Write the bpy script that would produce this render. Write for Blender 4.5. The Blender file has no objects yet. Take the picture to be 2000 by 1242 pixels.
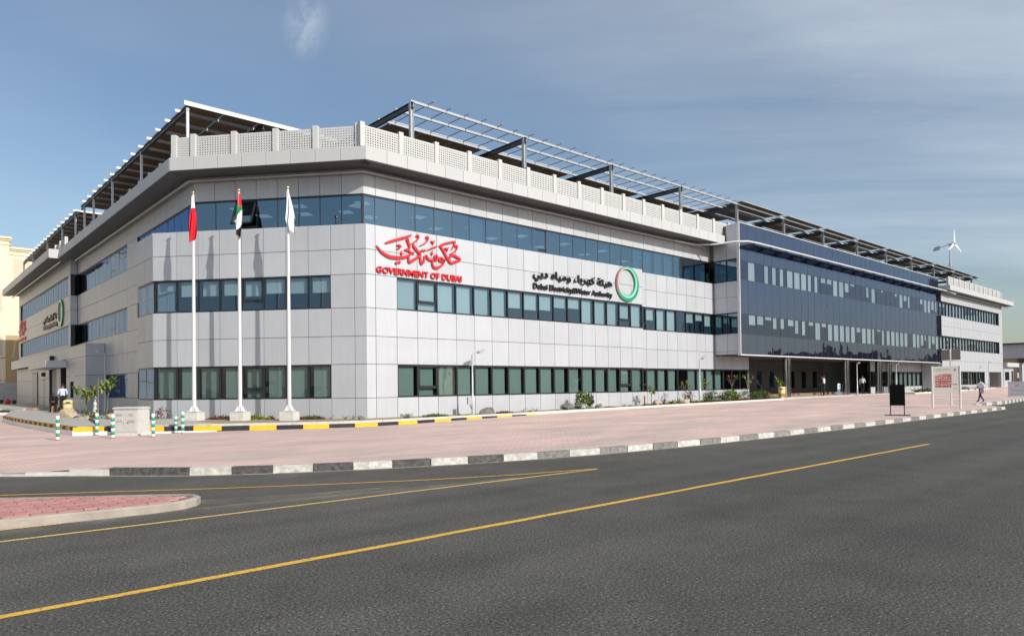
import bpy, bmesh, math, random
from mathutils import Matrix, Vector, Quaternion
random.seed(7)
R = math.radians
scene = bpy.context.scene
COL = scene.collection

# ---------------------------------------------------------------- camera
cam_d = bpy.data.cameras.new('camera')
cam = bpy.data.objects.new('camera', cam_d); COL.objects.link(cam)
scene.camera = cam
cam_d.sensor_width = 36.0
cam_d.lens = 24.491
cam_d.shift_y = 0.05624
cam_d.clip_start = 0.1
cam_d.clip_end = 6000
YAW, PIT, ROL = 0.8384, 0.0154, 0.0118
_s, _c = math.sin(YAW), math.cos(YAW)
_r = Vector((_s, -_c, 0))
_f = Vector((_c*math.cos(PIT), _s*math.cos(PIT), math.sin(PIT)))
_u = _r.cross(_f)
_r2 = _r*math.cos(ROL) - _u*math.sin(ROL)
_u2 = _r*math.sin(ROL) + _u*math.cos(ROL)
_m = Matrix((_r2, _u2, -_f)).transposed().to_4x4()
_m.translation = Vector((-15.5835, -26.796, 1.7))
cam.matrix_world = _m

# ---------------------------------------------------------------- sky and sun
SUN_EL = R(30.0)
SUN_XY = Vector((0.08, -1.0)).normalized()
world = bpy.data.worlds.new('World'); scene.world = world
world.use_nodes = True
nt = world.node_tree; N = nt.nodes; Lk = nt.links
N.clear()
out = N.new('ShaderNodeOutputWorld'); bg = N.new('ShaderNodeBackground')
sky = N.new('ShaderNodeTexSky'); sky.sky_type = 'NISHITA'; sky.sun_disc = False
sky.sun_elevation = SUN_EL
sky.sun_rotation = math.atan2(SUN_XY.x, SUN_XY.y)
sky.air_density = 1.15; sky.dust_density = 1.3; sky.ozone_density = 2.6; sky.altitude = 0
bg.inputs['Strength'].default_value = 0.102
tc = N.new('ShaderNodeTexCoord')
sep = N.new('ShaderNodeSeparateXYZ'); Lk.new(tc.outputs['Generated'], sep.inputs[0])
def wmath(op, a, b=None, c=None):
    n = N.new('ShaderNodeMath'); n.operation = op
    for i, v in enumerate((a, b, c)):
        if v is None: continue
        if isinstance(v, (int, float)): n.inputs[i].default_value = v
        else: Lk.new(v, n.inputs[i])
    return n.outputs[0]
zz = wmath('ADD', wmath('MAXIMUM', sep.outputs[2], 0.0), 0.22)
cx = wmath('DIVIDE', sep.outputs[0], zz); cy = wmath('DIVIDE', sep.outputs[1], zz)
comb = N.new('ShaderNodeCombineXYZ'); Lk.new(cx, comb.inputs[0]); Lk.new(cy, comb.inputs[1])
mp = N.new('ShaderNodeMapping'); mp.inputs['Scale'].default_value = (0.26, 1.5, 1.0)
mp.inputs['Location'].default_value = (12.5935, 8.13998, 0)
rot = N.new('ShaderNodeMapping'); rot.inputs['Rotation'].default_value = (0, 0, R(52)); Lk.new(comb.outputs[0], rot.inputs[0])
Lk.new(rot.outputs[0], mp.inputs[0])
n1 = N.new('ShaderNodeTexNoise'); n1.inputs['Scale'].default_value = 0.75; n1.inputs['Detail'].default_value = 12; n1.inputs['Roughness'].default_value = 0.64; n1.inputs['Distortion'].default_value = 0.6
Lk.new(mp.outputs[0], n1.inputs['Vector'])
mp2 = N.new('ShaderNodeMapping'); mp2.inputs['Rotation'].default_value = (0, 0, R(20)); mp2.inputs['Scale'].default_value = (0.3, 0.5, 1.0); mp2.inputs['Location'].default_value = (12.58524, 12.67465, 0)
Lk.new(comb.outputs[0], mp2.inputs[0])
n2 = N.new('ShaderNodeTexNoise'); n2.inputs['Scale'].default_value = 0.9; n2.inputs['Detail'].default_value = 4
Lk.new(mp2.outputs[0], n2.inputs['Vector'])
c1 = wmath('MULTIPLY', wmath('SUBTRACT', n1.outputs[0], 0.34), 2.1)
c2 = wmath('MULTIPLY', wmath('SUBTRACT', n2.outputs[0], 0.33), 3.0)
cm = wmath('MULTIPLY', wmath('MINIMUM', wmath('MAXIMUM', c1, 0.0), 1.0), wmath('MINIMUM', wmath('MAXIMUM', c2, 0.0), 1.0))
cm = wmath('ADD', wmath('MULTIPLY', cm, 0.80), 0.02)
# one small torn puff of cloud
dp = N.new('ShaderNodeVectorMath'); dp.operation = 'SUBTRACT'; Lk.new(tc.outputs['Generated'], dp.inputs[0]); dp.inputs[1].default_value = (0.3869, 0.8054, 0.4491)
dm = N.new('ShaderNodeMapping'); dm.inputs['Rotation'].default_value = (0, 0, R(-25)); dm.inputs['Scale'].default_value = (34, 24, 22); Lk.new(dp.outputs[0], dm.inputs[0])
dn = N.new('ShaderNodeTexNoise'); dn.inputs['Scale'].default_value = 1.3; dn.inputs['Detail'].default_value = 7; dn.inputs['Roughness'].default_value = 0.65; Lk.new(dm.outputs[0], dn.inputs['Vector'])
dl = N.new('ShaderNodeVectorMath'); dl.operation = 'LENGTH'; Lk.new(dm.outputs[0], dl.inputs[0])
pf = wmath('MULTIPLY', wmath('MAXIMUM', wmath('SUBTRACT', 1.0, dl.outputs['Value']), 0.0), wmath('MAXIMUM', wmath('MULTIPLY', wmath('SUBTRACT', dn.outputs[0], 0.36), 3.2), 0.0))
cm = wmath('MINIMUM', wmath('ADD', cm, wmath('MULTIPLY', pf, 0.40)), 0.85)
mx = N.new('ShaderNodeMix'); mx.data_type = 'RGBA'
Lk.new(cm, mx.inputs['Factor']); Lk.new(sky.outputs[0], mx.inputs[6]); mx.inputs[7].default_value = (7.4, 8.0, 8.4, 1)
Lk.new(mx.outputs[2], bg.inputs['Color']); Lk.new(bg.outputs[0], out.inputs[0])

sun_d = bpy.data.lights.new('sun', 'SUN'); sun_d.energy = 3.7; sun_d.angle = R(0.53); sun_d.color = (1.0, 0.95, 0.88)
sun = bpy.data.objects.new('sun', sun_d); COL.objects.link(sun)
_sd = Vector((SUN_XY.x*math.cos(SUN_EL), SUN_XY.y*math.cos(SUN_EL), math.sin(SUN_EL)))
sun.rotation_euler = (-_sd).to_track_quat('-Z', 'Y').to_euler()
sun.location = (0, -40, 60)
vs = scene.view_settings
vs.view_transform = 'Standard'; vs.look = 'None'; vs.exposure = 0.20; vs.gamma = 1.0
scene.cycles.max_bounces = 8; scene.cycles.transparent_max_bounces = 12

# ---------------------------------------------------------------- materials
MATS = {}
def new_mat(name):
    m = bpy.data.materials.new(name); m.use_nodes = True; m.node_tree.nodes.clear(); MATS[name] = m
    return m, m.node_tree.nodes, m.node_tree.links
def pbr(name, col, rough=0.5, metal=0.0, var=0.0, scale=3.0, bump=0.0, bscale=40.0, rnd=0.0, spec=0.5, col2=None, coord='Object', detail=6, emit=0):
    m, n, l = new_mat(name)
    o = n.new('ShaderNodeOutputMaterial'); p = n.new('ShaderNodeBsdfPrincipled'); l.new(p.outputs[0], o.inputs[0])
    p.inputs['Roughness'].default_value = rough; p.inputs['Metallic'].default_value = metal
    p.inputs['Specular IOR Level'].default_value = spec
    c = (*col, 1)
    p.inputs['Base Color'].default_value = c
    if emit:
        p.inputs['Emission Color'].default_value = c; p.inputs['Emission Strength'].default_value = emit
    src = None
    g = n.new('ShaderNodeNewGeometry') if coord == 'World' else n.new('ShaderNodeTexCoord')
    vec = g.outputs['Position'] if coord == 'World' else g.outputs['Object']
    if var or col2:
        t = n.new('ShaderNodeTexNoise'); t.inputs['Scale'].default_value = scale; t.inputs['Detail'].default_value = detail; t.inputs['Roughness'].default_value = 0.6
        l.new(vec, t.inputs['Vector'])
        mr = n.new('ShaderNodeMapRange'); mr.inputs[1].default_value = 0.3; mr.inputs[2].default_value = 0.7
        l.new(t.outputs[0], mr.inputs[0])
        mix = n.new('ShaderNodeMix'); mix.data_type = 'RGBA'; l.new(mr.outputs[0], mix.inputs['Factor'])
        a = tuple(max(0, x*(1-var)) for x in col); b = tuple(min(1, x*(1+var)) for x in col) if col2 is None else col2
        mix.inputs[6].default_value = (*(col if col2 else a), 1); mix.inputs[7].default_value = (*b, 1)
        src = mix.outputs[2]
    if rnd:
        oi = n.new('ShaderNodeObjectInfo'); mr2 = n.new('ShaderNodeMapRange'); mr2.inputs[3].default_value = 1-rnd; mr2.inputs[4].default_value = 1+rnd*0.4
        l.new(oi.outputs['Random'], mr2.inputs[0])
        mu = n.new('ShaderNodeMix'); mu.data_type = 'RGBA'; mu.blend_type = 'MULTIPLY'; mu.inputs['Factor'].default_value = 1
        if src: l.new(src, mu.inputs[6])
        else: mu.inputs[6].default_value = c
        cb = n.new('ShaderNodeCombineColor')
        for i in range(3): l.new(mr2.outputs[0], cb.inputs[i])
        l.new(cb.outputs[0], mu.inputs[7]); src = mu.outputs[2]
    if src: l.new(src, p.inputs['Base Color'])
    if bump:
        t2 = n.new('ShaderNodeTexNoise'); t2.inputs['Scale'].default_value = bscale; t2.inputs['Detail'].default_value = 5
        l.new(vec, t2.inputs['Vector'])
        bp = n.new('ShaderNodeBump'); bp.inputs['Strength'].default_value = bump; bp.inputs['Distance'].default_value = 0.02
        l.new(t2.outputs[0], bp.inputs['Height']); l.new(bp.outputs[0], p.inputs['Normal'])
    return m
def facing_fac(n, l, refl):
    lw = n.new('ShaderNodeLayerWeight'); pw = n.new('ShaderNodeMath'); pw.operation = 'POWER'; l.new(lw.outputs['Facing'], pw.inputs[0]); pw.inputs[1].default_value = 5
    ma = n.new('ShaderNodeMath'); ma.operation = 'MULTIPLY_ADD'; ma.use_clamp = True; l.new(pw.outputs[0], ma.inputs[0]); ma.inputs[1].default_value = 1-refl-.04; ma.inputs[2].default_value = refl+.04
    return ma
def glass(name, tint, refl=0.08, wob=0.02, rtint=(1, 1, 1), ior=1.5):
    m, n, l = new_mat(name)
    o = n.new('ShaderNodeOutputMaterial'); tr = n.new('ShaderNodeBsdfTransparent'); gl = n.new('ShaderNodeBsdfGlossy'); mix = n.new('ShaderNodeMixShader')
    tr.inputs[0].default_value = (*tint, 1); gl.inputs['Roughness'].default_value = 0.015; gl.inputs['Color'].default_value = (*rtint, 1)
    ma = facing_fac(n, l, refl)
    g = n.new('ShaderNodeNewGeometry'); t = n.new('ShaderNodeTexNoise'); t.inputs['Scale'].default_value = 0.9; t.inputs['Detail'].default_value = 1.5
    l.new(g.outputs['Position'], t.inputs['Vector'])
    bp = n.new('ShaderNodeBump'); bp.inputs['Strength'].default_value = wob; bp.inputs['Distance'].default_value = 0.6
    l.new(t.outputs[0], bp.inputs['Height']); l.new(bp.outputs[0], gl.inputs['Normal'])
    l.new(ma.outputs[0], mix.inputs[0]); l.new(tr.outputs[0], mix.inputs[1]); l.new(gl.outputs[0], mix.inputs[2]); l.new(mix.outputs[0], o.inputs[0])
    return m
def backed_glass(name, col, refl=0.12, wob=0.02, rtint=(1, 1, 1)):
    m, n, l = new_mat(name)
    o = n.new('ShaderNodeOutputMaterial'); tr = n.new('ShaderNodeBsdfDiffuse'); gl = n.new('ShaderNodeBsdfGlossy'); mix = n.new('ShaderNodeMixShader')
    tr.inputs[0].default_value = (*col, 1); gl.inputs['Roughness'].default_value = 0.02; gl.inputs['Color'].default_value = (*rtint, 1)
    ma = facing_fac(n, l, refl)
    g = n.new('ShaderNodeNewGeometry'); t = n.new('ShaderNodeTexNoise'); t.inputs['Scale'].default_value = 0.9; t.inputs['Detail'].default_value = 1.5
    l.new(g.outputs['Position'], t.inputs['Vector'])
    bp = n.new('ShaderNodeBump'); bp.inputs['Strength'].default_value = wob; bp.inputs['Distance'].default_value = 0.6
    l.new(t.outputs[0], bp.inputs['Height']); l.new(bp.outputs[0], gl.inputs['Normal'])
    l.new(ma.outputs[0], mix.inputs[0]); l.new(tr.outputs[0], mix.inputs[1]); l.new(gl.outputs[0], mix.inputs[2]); l.new(mix.outputs[0], o.inputs[0])
    return m

pbr('cladding', (0.525, 0.54, 0.565), 0.5, 0.28, var=0.035, scale=0.8, rnd=0.06, coord='World', spec=0.2)
def streaks(name):
    m = MATS[name]; n = m.node_tree.nodes; l = m.node_tree.links; p = [q for q in n if q.type == 'BSDF_PRINCIPLED'][0]
    src = p.inputs['Base Color'].links[0].from_socket; g = n.new('ShaderNodeNewGeometry'); mpn = n.new('ShaderNodeMapping'); mpn.inputs['Scale'].default_value = (3.2, 3.2, 0.22); l.new(g.outputs['Position'], mpn.inputs[0])
    t = n.new('ShaderNodeTexNoise'); t.inputs['Scale'].default_value = 1.6; t.inputs['Detail'].default_value = 6; t.inputs['Roughness'].default_value = 0.7; l.new(mpn.outputs[0], t.inputs['Vector'])
    r = n.new('ShaderNodeValToRGB'); e = r.color_ramp.elements; e[0].position = 0.30; e[0].color = (0.965, 0.962, 0.955, 1); e[1].position = 0.52; e[1].color = (1.02, 1.02, 1.02, 1); l.new(t.outputs[0], r.inputs[0])
    x = n.new('ShaderNodeMix'); x.data_type = 'RGBA'; x.blend_type = 'MULTIPLY'; x.inputs['Factor'].default_value = 1; l.new(src, x.inputs[6]); l.new(r.outputs[0], x.inputs[7]); l.new(x.outputs[2], p.inputs['Base Color'])
    # panels are never dead flat: a very slight oil-canning
    t2 = n.new('ShaderNodeTexNoise'); t2.inputs['Scale'].default_value = 0.9; t2.inputs['Detail'].default_value = 1; l.new(g.outputs['Position'], t2.inputs['Vector'])
    bp = n.new('ShaderNodeBump'); bp.inputs['Strength'].default_value = 0.10; bp.inputs['Distance'].default_value = 0.12; l.new(t2.outputs[0], bp.inputs['Height']); l.new(bp.outputs[0], p.inputs['Normal'])
streaks('cladding')
pbr('joint', (0.055, 0.055, 0.06), 0.8)
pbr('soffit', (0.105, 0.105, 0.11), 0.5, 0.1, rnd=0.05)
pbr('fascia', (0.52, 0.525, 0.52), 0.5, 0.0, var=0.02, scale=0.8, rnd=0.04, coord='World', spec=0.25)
pbr('frame_dark', (0.018, 0.02, 0.022), 0.4)
pbr('white_metal', (0.66, 0.66, 0.67), 0.35, 0.0)
pbr('grc', (0.56, 0.56, 0.55), 0.75, bump=0.1, bscale=30)
pbr('steel_grey', (0.30, 0.32, 0.345), 0.45, 0.3, var=0.1, scale=4)
pbr('steel_light', (0.46, 0.475, 0.49), 0.4, 0.2, var=0.06, scale=3)
pbr('steel_dark', (0.075, 0.08, 0.09), 0.5, 0.2)
pbr('pv_back', (0.26, 0.16, 0.09), 0.6, var=0.2, scale=2)
pbr('pv_front', (0.015, 0.02, 0.05), 0.15)
pbr('interior', (0.20, 0.20, 0.20), 0.9, var=0.2, scale=0.4, coord='World')
pbr('interior_dark', (0.06, 0.06, 0.065), 0.9)
pbr('blind', (0.50, 0.50, 0.49), 0.85, rnd=0.14)
pbr('ceiling_lamp', (1.0, 0.97, 0.9), 0.5, emit=0.55)
pbr('chrome', (0.55, 0.56, 0.58), 0.08, 1.0)
glass('glass_blue', (0.16, 0.27, 0.36), 0.27, 0.010, (0.58, 0.82, 1.0))
glass('glass_left', (0.16, 0.25, 0.34), 0.30, 0.008, (0.24, 0.36, 0.62))
glass('glass_clear', (0.68, 0.82, 0.83), 0.16, 0.015, (0.50, 0.70, 0.95))
glass('glass_green', (0.48, 0.61, 0.59), 0.05, 0.025)
glass('glass_tower', (0.68, 0.78, 0.80), 0.13, 0.012, (0.66, 0.72, 0.98))
backed_glass('spandrel_glass', (0.012, 0.013, 0.022), 0.20, 0.014, (0.62, 0.72, 0.97))
pbr('red_letter', (0.62, 0.018, 0.03), 0.35, rnd=0.0)
pbr('black_letter', (0.012, 0.012, 0.013), 0.4)
pbr('gold', (0.75, 0.52, 0.2), 0.25, 0.9)
pbr('pole_white', (0.66, 0.66, 0.66), 0.3)
pbr('flag_white', (0.82, 0.82, 0.80), 0.85); pbr('flag_red', (0.68, 0.006, 0.015), 0.85); pbr('flag_green', (0.01, 0.25, 0.06), 0.85); pbr('flag_black', (0.01, 0.01, 0.01), 0.85)
pbr('concrete', (0.44, 0.42, 0.385), 0.9, var=0.14, scale=5, bump=0.2, bscale=50, coord='World')
pbr('concrete_pale', (0.62, 0.60, 0.55), 0.9, var=0.12, scale=6, bump=0.15, bscale=60, coord='World')
pbr('kerb_white', (0.74, 0.73, 0.68), 0.85, var=0.05, scale=7, bump=0.5, bscale=40, col2=(0.40, 0.37, 0.33), coord='World', rnd=0.10)
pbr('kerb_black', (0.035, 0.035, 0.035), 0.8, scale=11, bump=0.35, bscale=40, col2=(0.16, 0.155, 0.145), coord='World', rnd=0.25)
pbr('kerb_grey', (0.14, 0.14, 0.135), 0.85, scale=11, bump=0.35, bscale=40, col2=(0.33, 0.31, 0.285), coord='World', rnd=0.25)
pbr('kerb_yellow', (0.80, 0.47, 0.012), 0.6, var=0.08, scale=5, coord='World', rnd=0.06)
pbr('kerb_ochre', (0.60, 0.32, 0.015), 0.7, var=0.12, scale=5, coord='World')
pbr('bed_black', (0.022, 0.022, 0.022), 0.6, var=0.3, scale=5, coord='World')
pbr('white_paint', (0.80, 0.80, 0.78), 0.7, var=0.04, scale=3, coord='World')
pbr('soil', (0.34, 0.26, 0.18), 0.95, var=0.25, scale=7, bump=0.5, bscale=18, coord='World')
pbr('sand_ground', (0.46, 0.39, 0.30), 0.95, var=0.15, scale=0.15, coord='World')
pbr('brown_tile', (0.30, 0.17, 0.09), 0.6, var=0.25, scale=2.5, coord='World')
pbr('cream_wall', (0.78, 0.68, 0.50), 0.9, var=0.04, scale=0.5, coord='World')
pbr('cream_trim', (0.76, 0.60, 0.38), 0.9)
pbr('cream_panel', (0.62, 0.52, 0.40), 0.9)
pbr('tan_trim_shade', (0.46, 0.34, 0.19), 0.9, var=0.06, scale=0.6, coord='World')  # tan of the string courses and shade painted on the lower cream wall
pbr('grey_block', (0.40, 0.41, 0.44), 0.85, rnd=0.08)
pbr('cabinet', (0.57, 0.555, 0.525), 0.55, var=0.06, scale=4, coord='World')
pbr('stencil', (0.20, 0.20, 0.20), 0.8)
pbr('bollard_green', (0.012, 0.30, 0.19), 0.5, var=0.1, scale=9); pbr('bollard_white', (0.78, 0.76, 0.72), 0.5, var=0.06, scale=9)
pbr('rust', (0.35, 0.12, 0.06), 0.8)
pbr('shutter', (0.38, 0.38, 0.39), 0.5, 0.2)
pbr('black_board', (0.004, 0.004, 0.004), 0.95, spec=0.1); pbr('dark_metal', (0.03, 0.025, 0.022), 0.5)
pbr('sign_face', (0.60, 0.58, 0.53), 0.5); pbr('sign_white', (0.74, 0.73, 0.75), 0.5); pbr('map_red', (0.36, 0.055, 0.04), 0.6); pbr('map_yellow', (0.7, 0.42, 0.02), 0.6); pbr('map_blue', (0.05, 0.06, 0.13), 0.6)
pbr('sign_text', (0.10, 0.10, 0.13), 0.6); pbr('sign_text_pale', (0.38, 0.38, 0.47), 0.6)
pbr('sign_back', (0.20, 0.16, 0.14), 0.5, 0.2); pbr('sign_rib', (0.38, 0.33, 0.29), 0.5, 0.2)
pbr('post_pale', (0.66, 0.66, 0.60), 0.45)
pbr('skin', (0.22, 0.11, 0.065), 0.6); pbr('hair', (0.01, 0.008, 0.007), 0.7)
pbr('shirt_white', (0.76, 0.76, 0.80), 0.85, var=0.05, scale=14, bump=0.3, bscale=12); pbr('shirt_blue', (0.55, 0.62, 0.78), 0.85, var=0.06, scale=14, bump=0.3, bscale=12); pbr('cloth_black', (0.011, 0.011, 0.013), 0.85); pbr('paper_violet', (0.45, 0.36, 0.52), 0.7)
pbr('bin_cream', (0.74, 0.62, 0.30), 0.5); pbr('bin_red', (0.60, 0.05, 0.015), 0.5); pbr('bin_green', (0.12, 0.36, 0.04), 0.5); pbr('bin_dark', (0.02, 0.02, 0.02), 0.5)
pbr('rock_dark', (0.10, 0.10, 0.10), 0.9, scale=5, col2=(0.24, 0.23, 0.21), bump=0.8, bscale=9); pbr('rock_tan', (0.36, 0.28, 0.19), 0.9, scale=4, col2=(0.52, 0.44, 0.33), bump=0.8, bscale=7)
pbr('leaf', (0.065, 0.13, 0.022), 0.6, scale=6, col2=(0.12, 0.20, 0.04), rnd=0.2); pbr('leaf_dark', (0.03, 0.075, 0.018), 0.6, scale=6, col2=(0.06, 0.12, 0.03), rnd=0.2)
pbr('leaf_lime', (0.20, 0.28, 0.03), 0.6, scale=6, col2=(0.32, 0.36, 0.05), rnd=0.2); pbr('leaf_red', (0.14, 0.025, 0.025), 0.6, scale=6, col2=(0.26, 0.07, 0.05)); pbr('leaf_brown', (0.09, 0.05, 0.025), 0.8, scale=8, col2=(0.20, 0.10, 0.04)); pbr('leaf_grey', (0.20, 0.19, 0.17), 0.8, scale=8, col2=(0.34, 0.32, 0.30)); pbr('leaf_yellow', (0.40, 0.32, 0.04), 0.7, scale=8, col2=(0.25, 0.26, 0.04)); pbr('bark', (0.20, 0.16, 0.12), 0.9, var=0.3, scale=9)
pbr('blue_sign', (0.06, 0.22, 0.42), 0.5)
pbr('orange', (0.75, 0.28, 0.02), 0.5)
pbr('red_lamp', (0.6, 0.03, 0.01), 0.4)
pbr('entrance_panel_shade', (0.11, 0.102, 0.095), 0.7, rnd=0.08)  # darkened copy of the cladding; the recess shade is put into its colour
pbr('island_edge', (0.43, 0.375, 0.32), 0.9, var=0.16, scale=4, bump=0.3, bscale=40, coord='World', rnd=0.12)
pbr('far_block', (0.10, 0.095, 0.10), 0.9, var=0.2, scale=0.05, coord='World')

def asphalt():
    m, n, l = new_mat('asphalt')
    o = n.new('ShaderNodeOutputMaterial'); p = n.new('ShaderNodeBsdfPrincipled'); l.new(p.outputs[0], o.inputs[0])
    p.inputs['Roughness'].default_value = 0.85; p.inputs['Specular IOR Level'].default_value = 0.3
    g = n.new('ShaderNodeNewGeometry')
    def noise(sc, det, ro=0.6, mapping=None):
        t = n.new('ShaderNodeTexNoise'); t.inputs['Scale'].default_value = sc; t.inputs['Detail'].default_value = det; t.inputs['Roughness'].default_value = ro
        if mapping:
            mpn = n.new('ShaderNodeMapping'); mpn.inputs['Scale'].default_value = mapping; l.new(g.outputs['Position'], mpn.inputs[0]); l.new(mpn.outputs[0], t.inputs['Vector'])
        else: l.new(g.outputs['Position'], t.inputs['Vector'])
        return t.outputs[0]
    def ramp(src, stops):
        r = n.new('ShaderNodeValToRGB'); l.new(src, r.inputs[0])
        e = r.color_ramp.elements
        while len(e) < len(stops): e.new(0.5)
        for i, (po, v) in enumerate(stops): e[i].position = po; e[i].color = (v[0], v[1], v[2], 1) if isinstance(v, tuple) else (v, v, v, 1)
        return r.outputs[0]
    def mul(a, b):
        x = n.new('ShaderNodeMix'); x.data_type = 'RGBA'; x.blend_type = 'MULTIPLY'; x.inputs['Factor'].default_value = 1
        l.new(a, x.inputs[6]); l.new(b, x.inputs[7]); return x.outputs[2]
    agg = mul(ramp(noise(40, 2, 0.7), [(0.32, 0.30), (0.48, 0.88), (0.60, 1.2), (0.70, 2.9)]), ramp(noise(150, 2, 0.7), [(0.30, 0.55), (0.52, 1.0), (0.72, 1.8)]))
    patch = ramp(noise(0.35, 7, 0.65), [(0.3, (0.096, 0.091, 0.080)), (0.5, (0.107, 0.101, 0.088)), (0.7, (0.118, 0.111, 0.096))])
    lane = mul(ramp(noise(1.0, 3, 0.55, (0.025, 0.60, 1)), [(0.32, 0.90), (0.5, 1.0), (0.68, 1.12)]), ramp(noise(0.06, 3, 0.5), [(0.36, 0.90), (0.64, 1.08)]))
    scar = mul(ramp(noise(3.0, 3, 0.6, (1.3, 6.0, 1)), [(0.0, 1.0), (0.655, 1.0), (0.69, 0.50), (1.0, 0.4)]), ramp(noise(0.9, 6, 0.7), [(0.34, 0.86), (0.5, 1.0), (0.66, 1.10)]))
    # polished tyre tracks running along the lanes
    sp = n.new('ShaderNodeSeparateXYZ'); l.new(g.outputs['Position'], sp.inputs[0])
    wv = noise(0.15, 2, 0.5); tracks = None
    def mth(op, a, b):
        q = n.new('ShaderNodeMath'); q.operation = op
        for i_, v_ in enumerate((a, b)):
            if isinstance(v_, (int, float)): q.inputs[i_].default_value = v_
            else: l.new(v_, q.inputs[i_])
        return q.outputs[0]
    yy = mth('ADD', sp.outputs[1], mth('MULTIPLY', wv, 0.5))
    for c_ in (-17.9, -19.3, -21.4, -22.9):
        d_ = mth('DIVIDE', mth('SUBTRACT', yy, c_), 0.30); e_ = mth('POWER', 2.718, mth('MULTIPLY', mth('MULTIPLY', d_, d_), -1.0))
        tracks = e_ if tracks is None else mth('ADD', tracks, e_)
    tyre = ramp(mth('MULTIPLY', tracks, mth('ADD', noise(0.7, 5, 0.6, (0.3, 1.5, 1)), 0.2)), [(0.0, 1.0), (0.9, 0.84)])
    l.new(mul(mul(mul(mul(patch, agg), lane), scar), tyre), p.inputs['Base Color'])
    bp = n.new('ShaderNodeBump'); bp.inputs['Strength'].default_value = 0.6; bp.inputs['Distance'].default_value = 0.012
    l.new(noise(80, 2, 0.7), bp.inputs['Height']); l.new(bp.outputs[0], p.inputs['Normal'])
asphalt()
def pavers(name, ca, cb, cm, rotz, scale=1.0, fade=True):
    m, n, l = new_mat(name)
    o = n.new('ShaderNodeOutputMaterial'); p = n.new('ShaderNodeBsdfPrincipled'); l.new(p.outputs[0], o.inputs[0])
    p.inputs['Roughness'].default_value = 0.85; p.inputs['Specular IOR Level'].default_value = 0.25
    g = n.new('ShaderNodeNewGeometry'); mpn = n.new('ShaderNodeMapping'); mpn.inputs['Rotation'].default_value = (0, 0, rotz)
    l.new(g.outputs['Position'], mpn.inputs[0])
    b = n.new('ShaderNodeTexBrick'); b.inputs['Scale'].default_value = scale; b.inputs['Mortar Size'].default_value = 0.010
    b.inputs['Brick Width'].default_value = 0.22; b.inputs['Row Height'].default_value = 0.11
    b.inputs['Color1'].default_value = (*ca, 1); b.inputs['Color2'].default_value = (*cb, 1); b.inputs['Mortar'].default_value = (*cm, 1)
    l.new(mpn.outputs[0], b.inputs['Vector'])
    t = n.new('ShaderNodeTexNoise'); t.inputs['Scale'].default_value = 0.35; t.inputs['Detail'].default_value = 7; t.inputs['Roughness'].default_value = 0.62
    mps = n.new('ShaderNodeMapping'); mps.inputs['Scale'].default_value = (0.55, 1.5, 1); l.new(g.outputs['Position'], mps.inputs[0]); l.new(mps.outputs[0], t.inputs['Vector'])
    r = n.new('ShaderNodeValToRGB'); e = r.color_ramp.elements
    e[0].position = 0.36; e[0].color = (0.80, 0.84, 0.86, 1); e[1].position = 0.66; e[1].color = (1.10, 1.05, 1.02, 1)
    l.new(t.outputs[0], r.inputs[0])
    x = n.new('ShaderNodeMix'); x.data_type = 'RGBA'; x.blend_type = 'MULTIPLY'; x.inputs['Factor'].default_value = 1
    l.new(b.outputs[0], x.inputs[6]); l.new(r.outputs[0], x.inputs[7])
    t3 = n.new('ShaderNodeTexNoise'); t3.inputs['Scale'].default_value = 2.2; t3.inputs['Detail'].default_value = 8; t3.inputs['Roughness'].default_value = 0.72
    mp3 = n.new('ShaderNodeMapping'); mp3.inputs['Scale'].default_value = (0.35, 1.6, 1); mp3.inputs['Rotation'].default_value = (0, 0, R(9)); l.new(g.outputs['Position'], mp3.inputs[0]); l.new(mp3.outputs[0], t3.inputs['Vector'])
    r3 = n.new('ShaderNodeValToRGB'); e3 = r3.color_ramp.elements; e3[0].position = 0.30; e3[0].color = (0.87, 0.87, 0.88, 1); e3[1].position = 0.56; e3[1].color = (1.04, 1.04, 1.03, 1); l.new(t3.outputs[0], r3.inputs[0])
    x3 = n.new('ShaderNodeMix'); x3.data_type = 'RGBA'; x3.blend_type = 'MULTIPLY'; x3.inputs['Factor'].default_value = 1
    l.new(x.outputs[2], x3.inputs[6]); l.new(r3.outputs[0], x3.inputs[7]); l.new(x3.outputs[2], p.inputs['Base Color'])
    bp = n.new('ShaderNodeBump'); bp.inputs['Strength'].default_value = 0.35; bp.inputs['Distance'].default_value = 0.006; bp.invert = True
    l.new(b.outputs['Fac'], bp.inputs['Height']); l.new(bp.outputs[0], p.inputs['Normal'])
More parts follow.
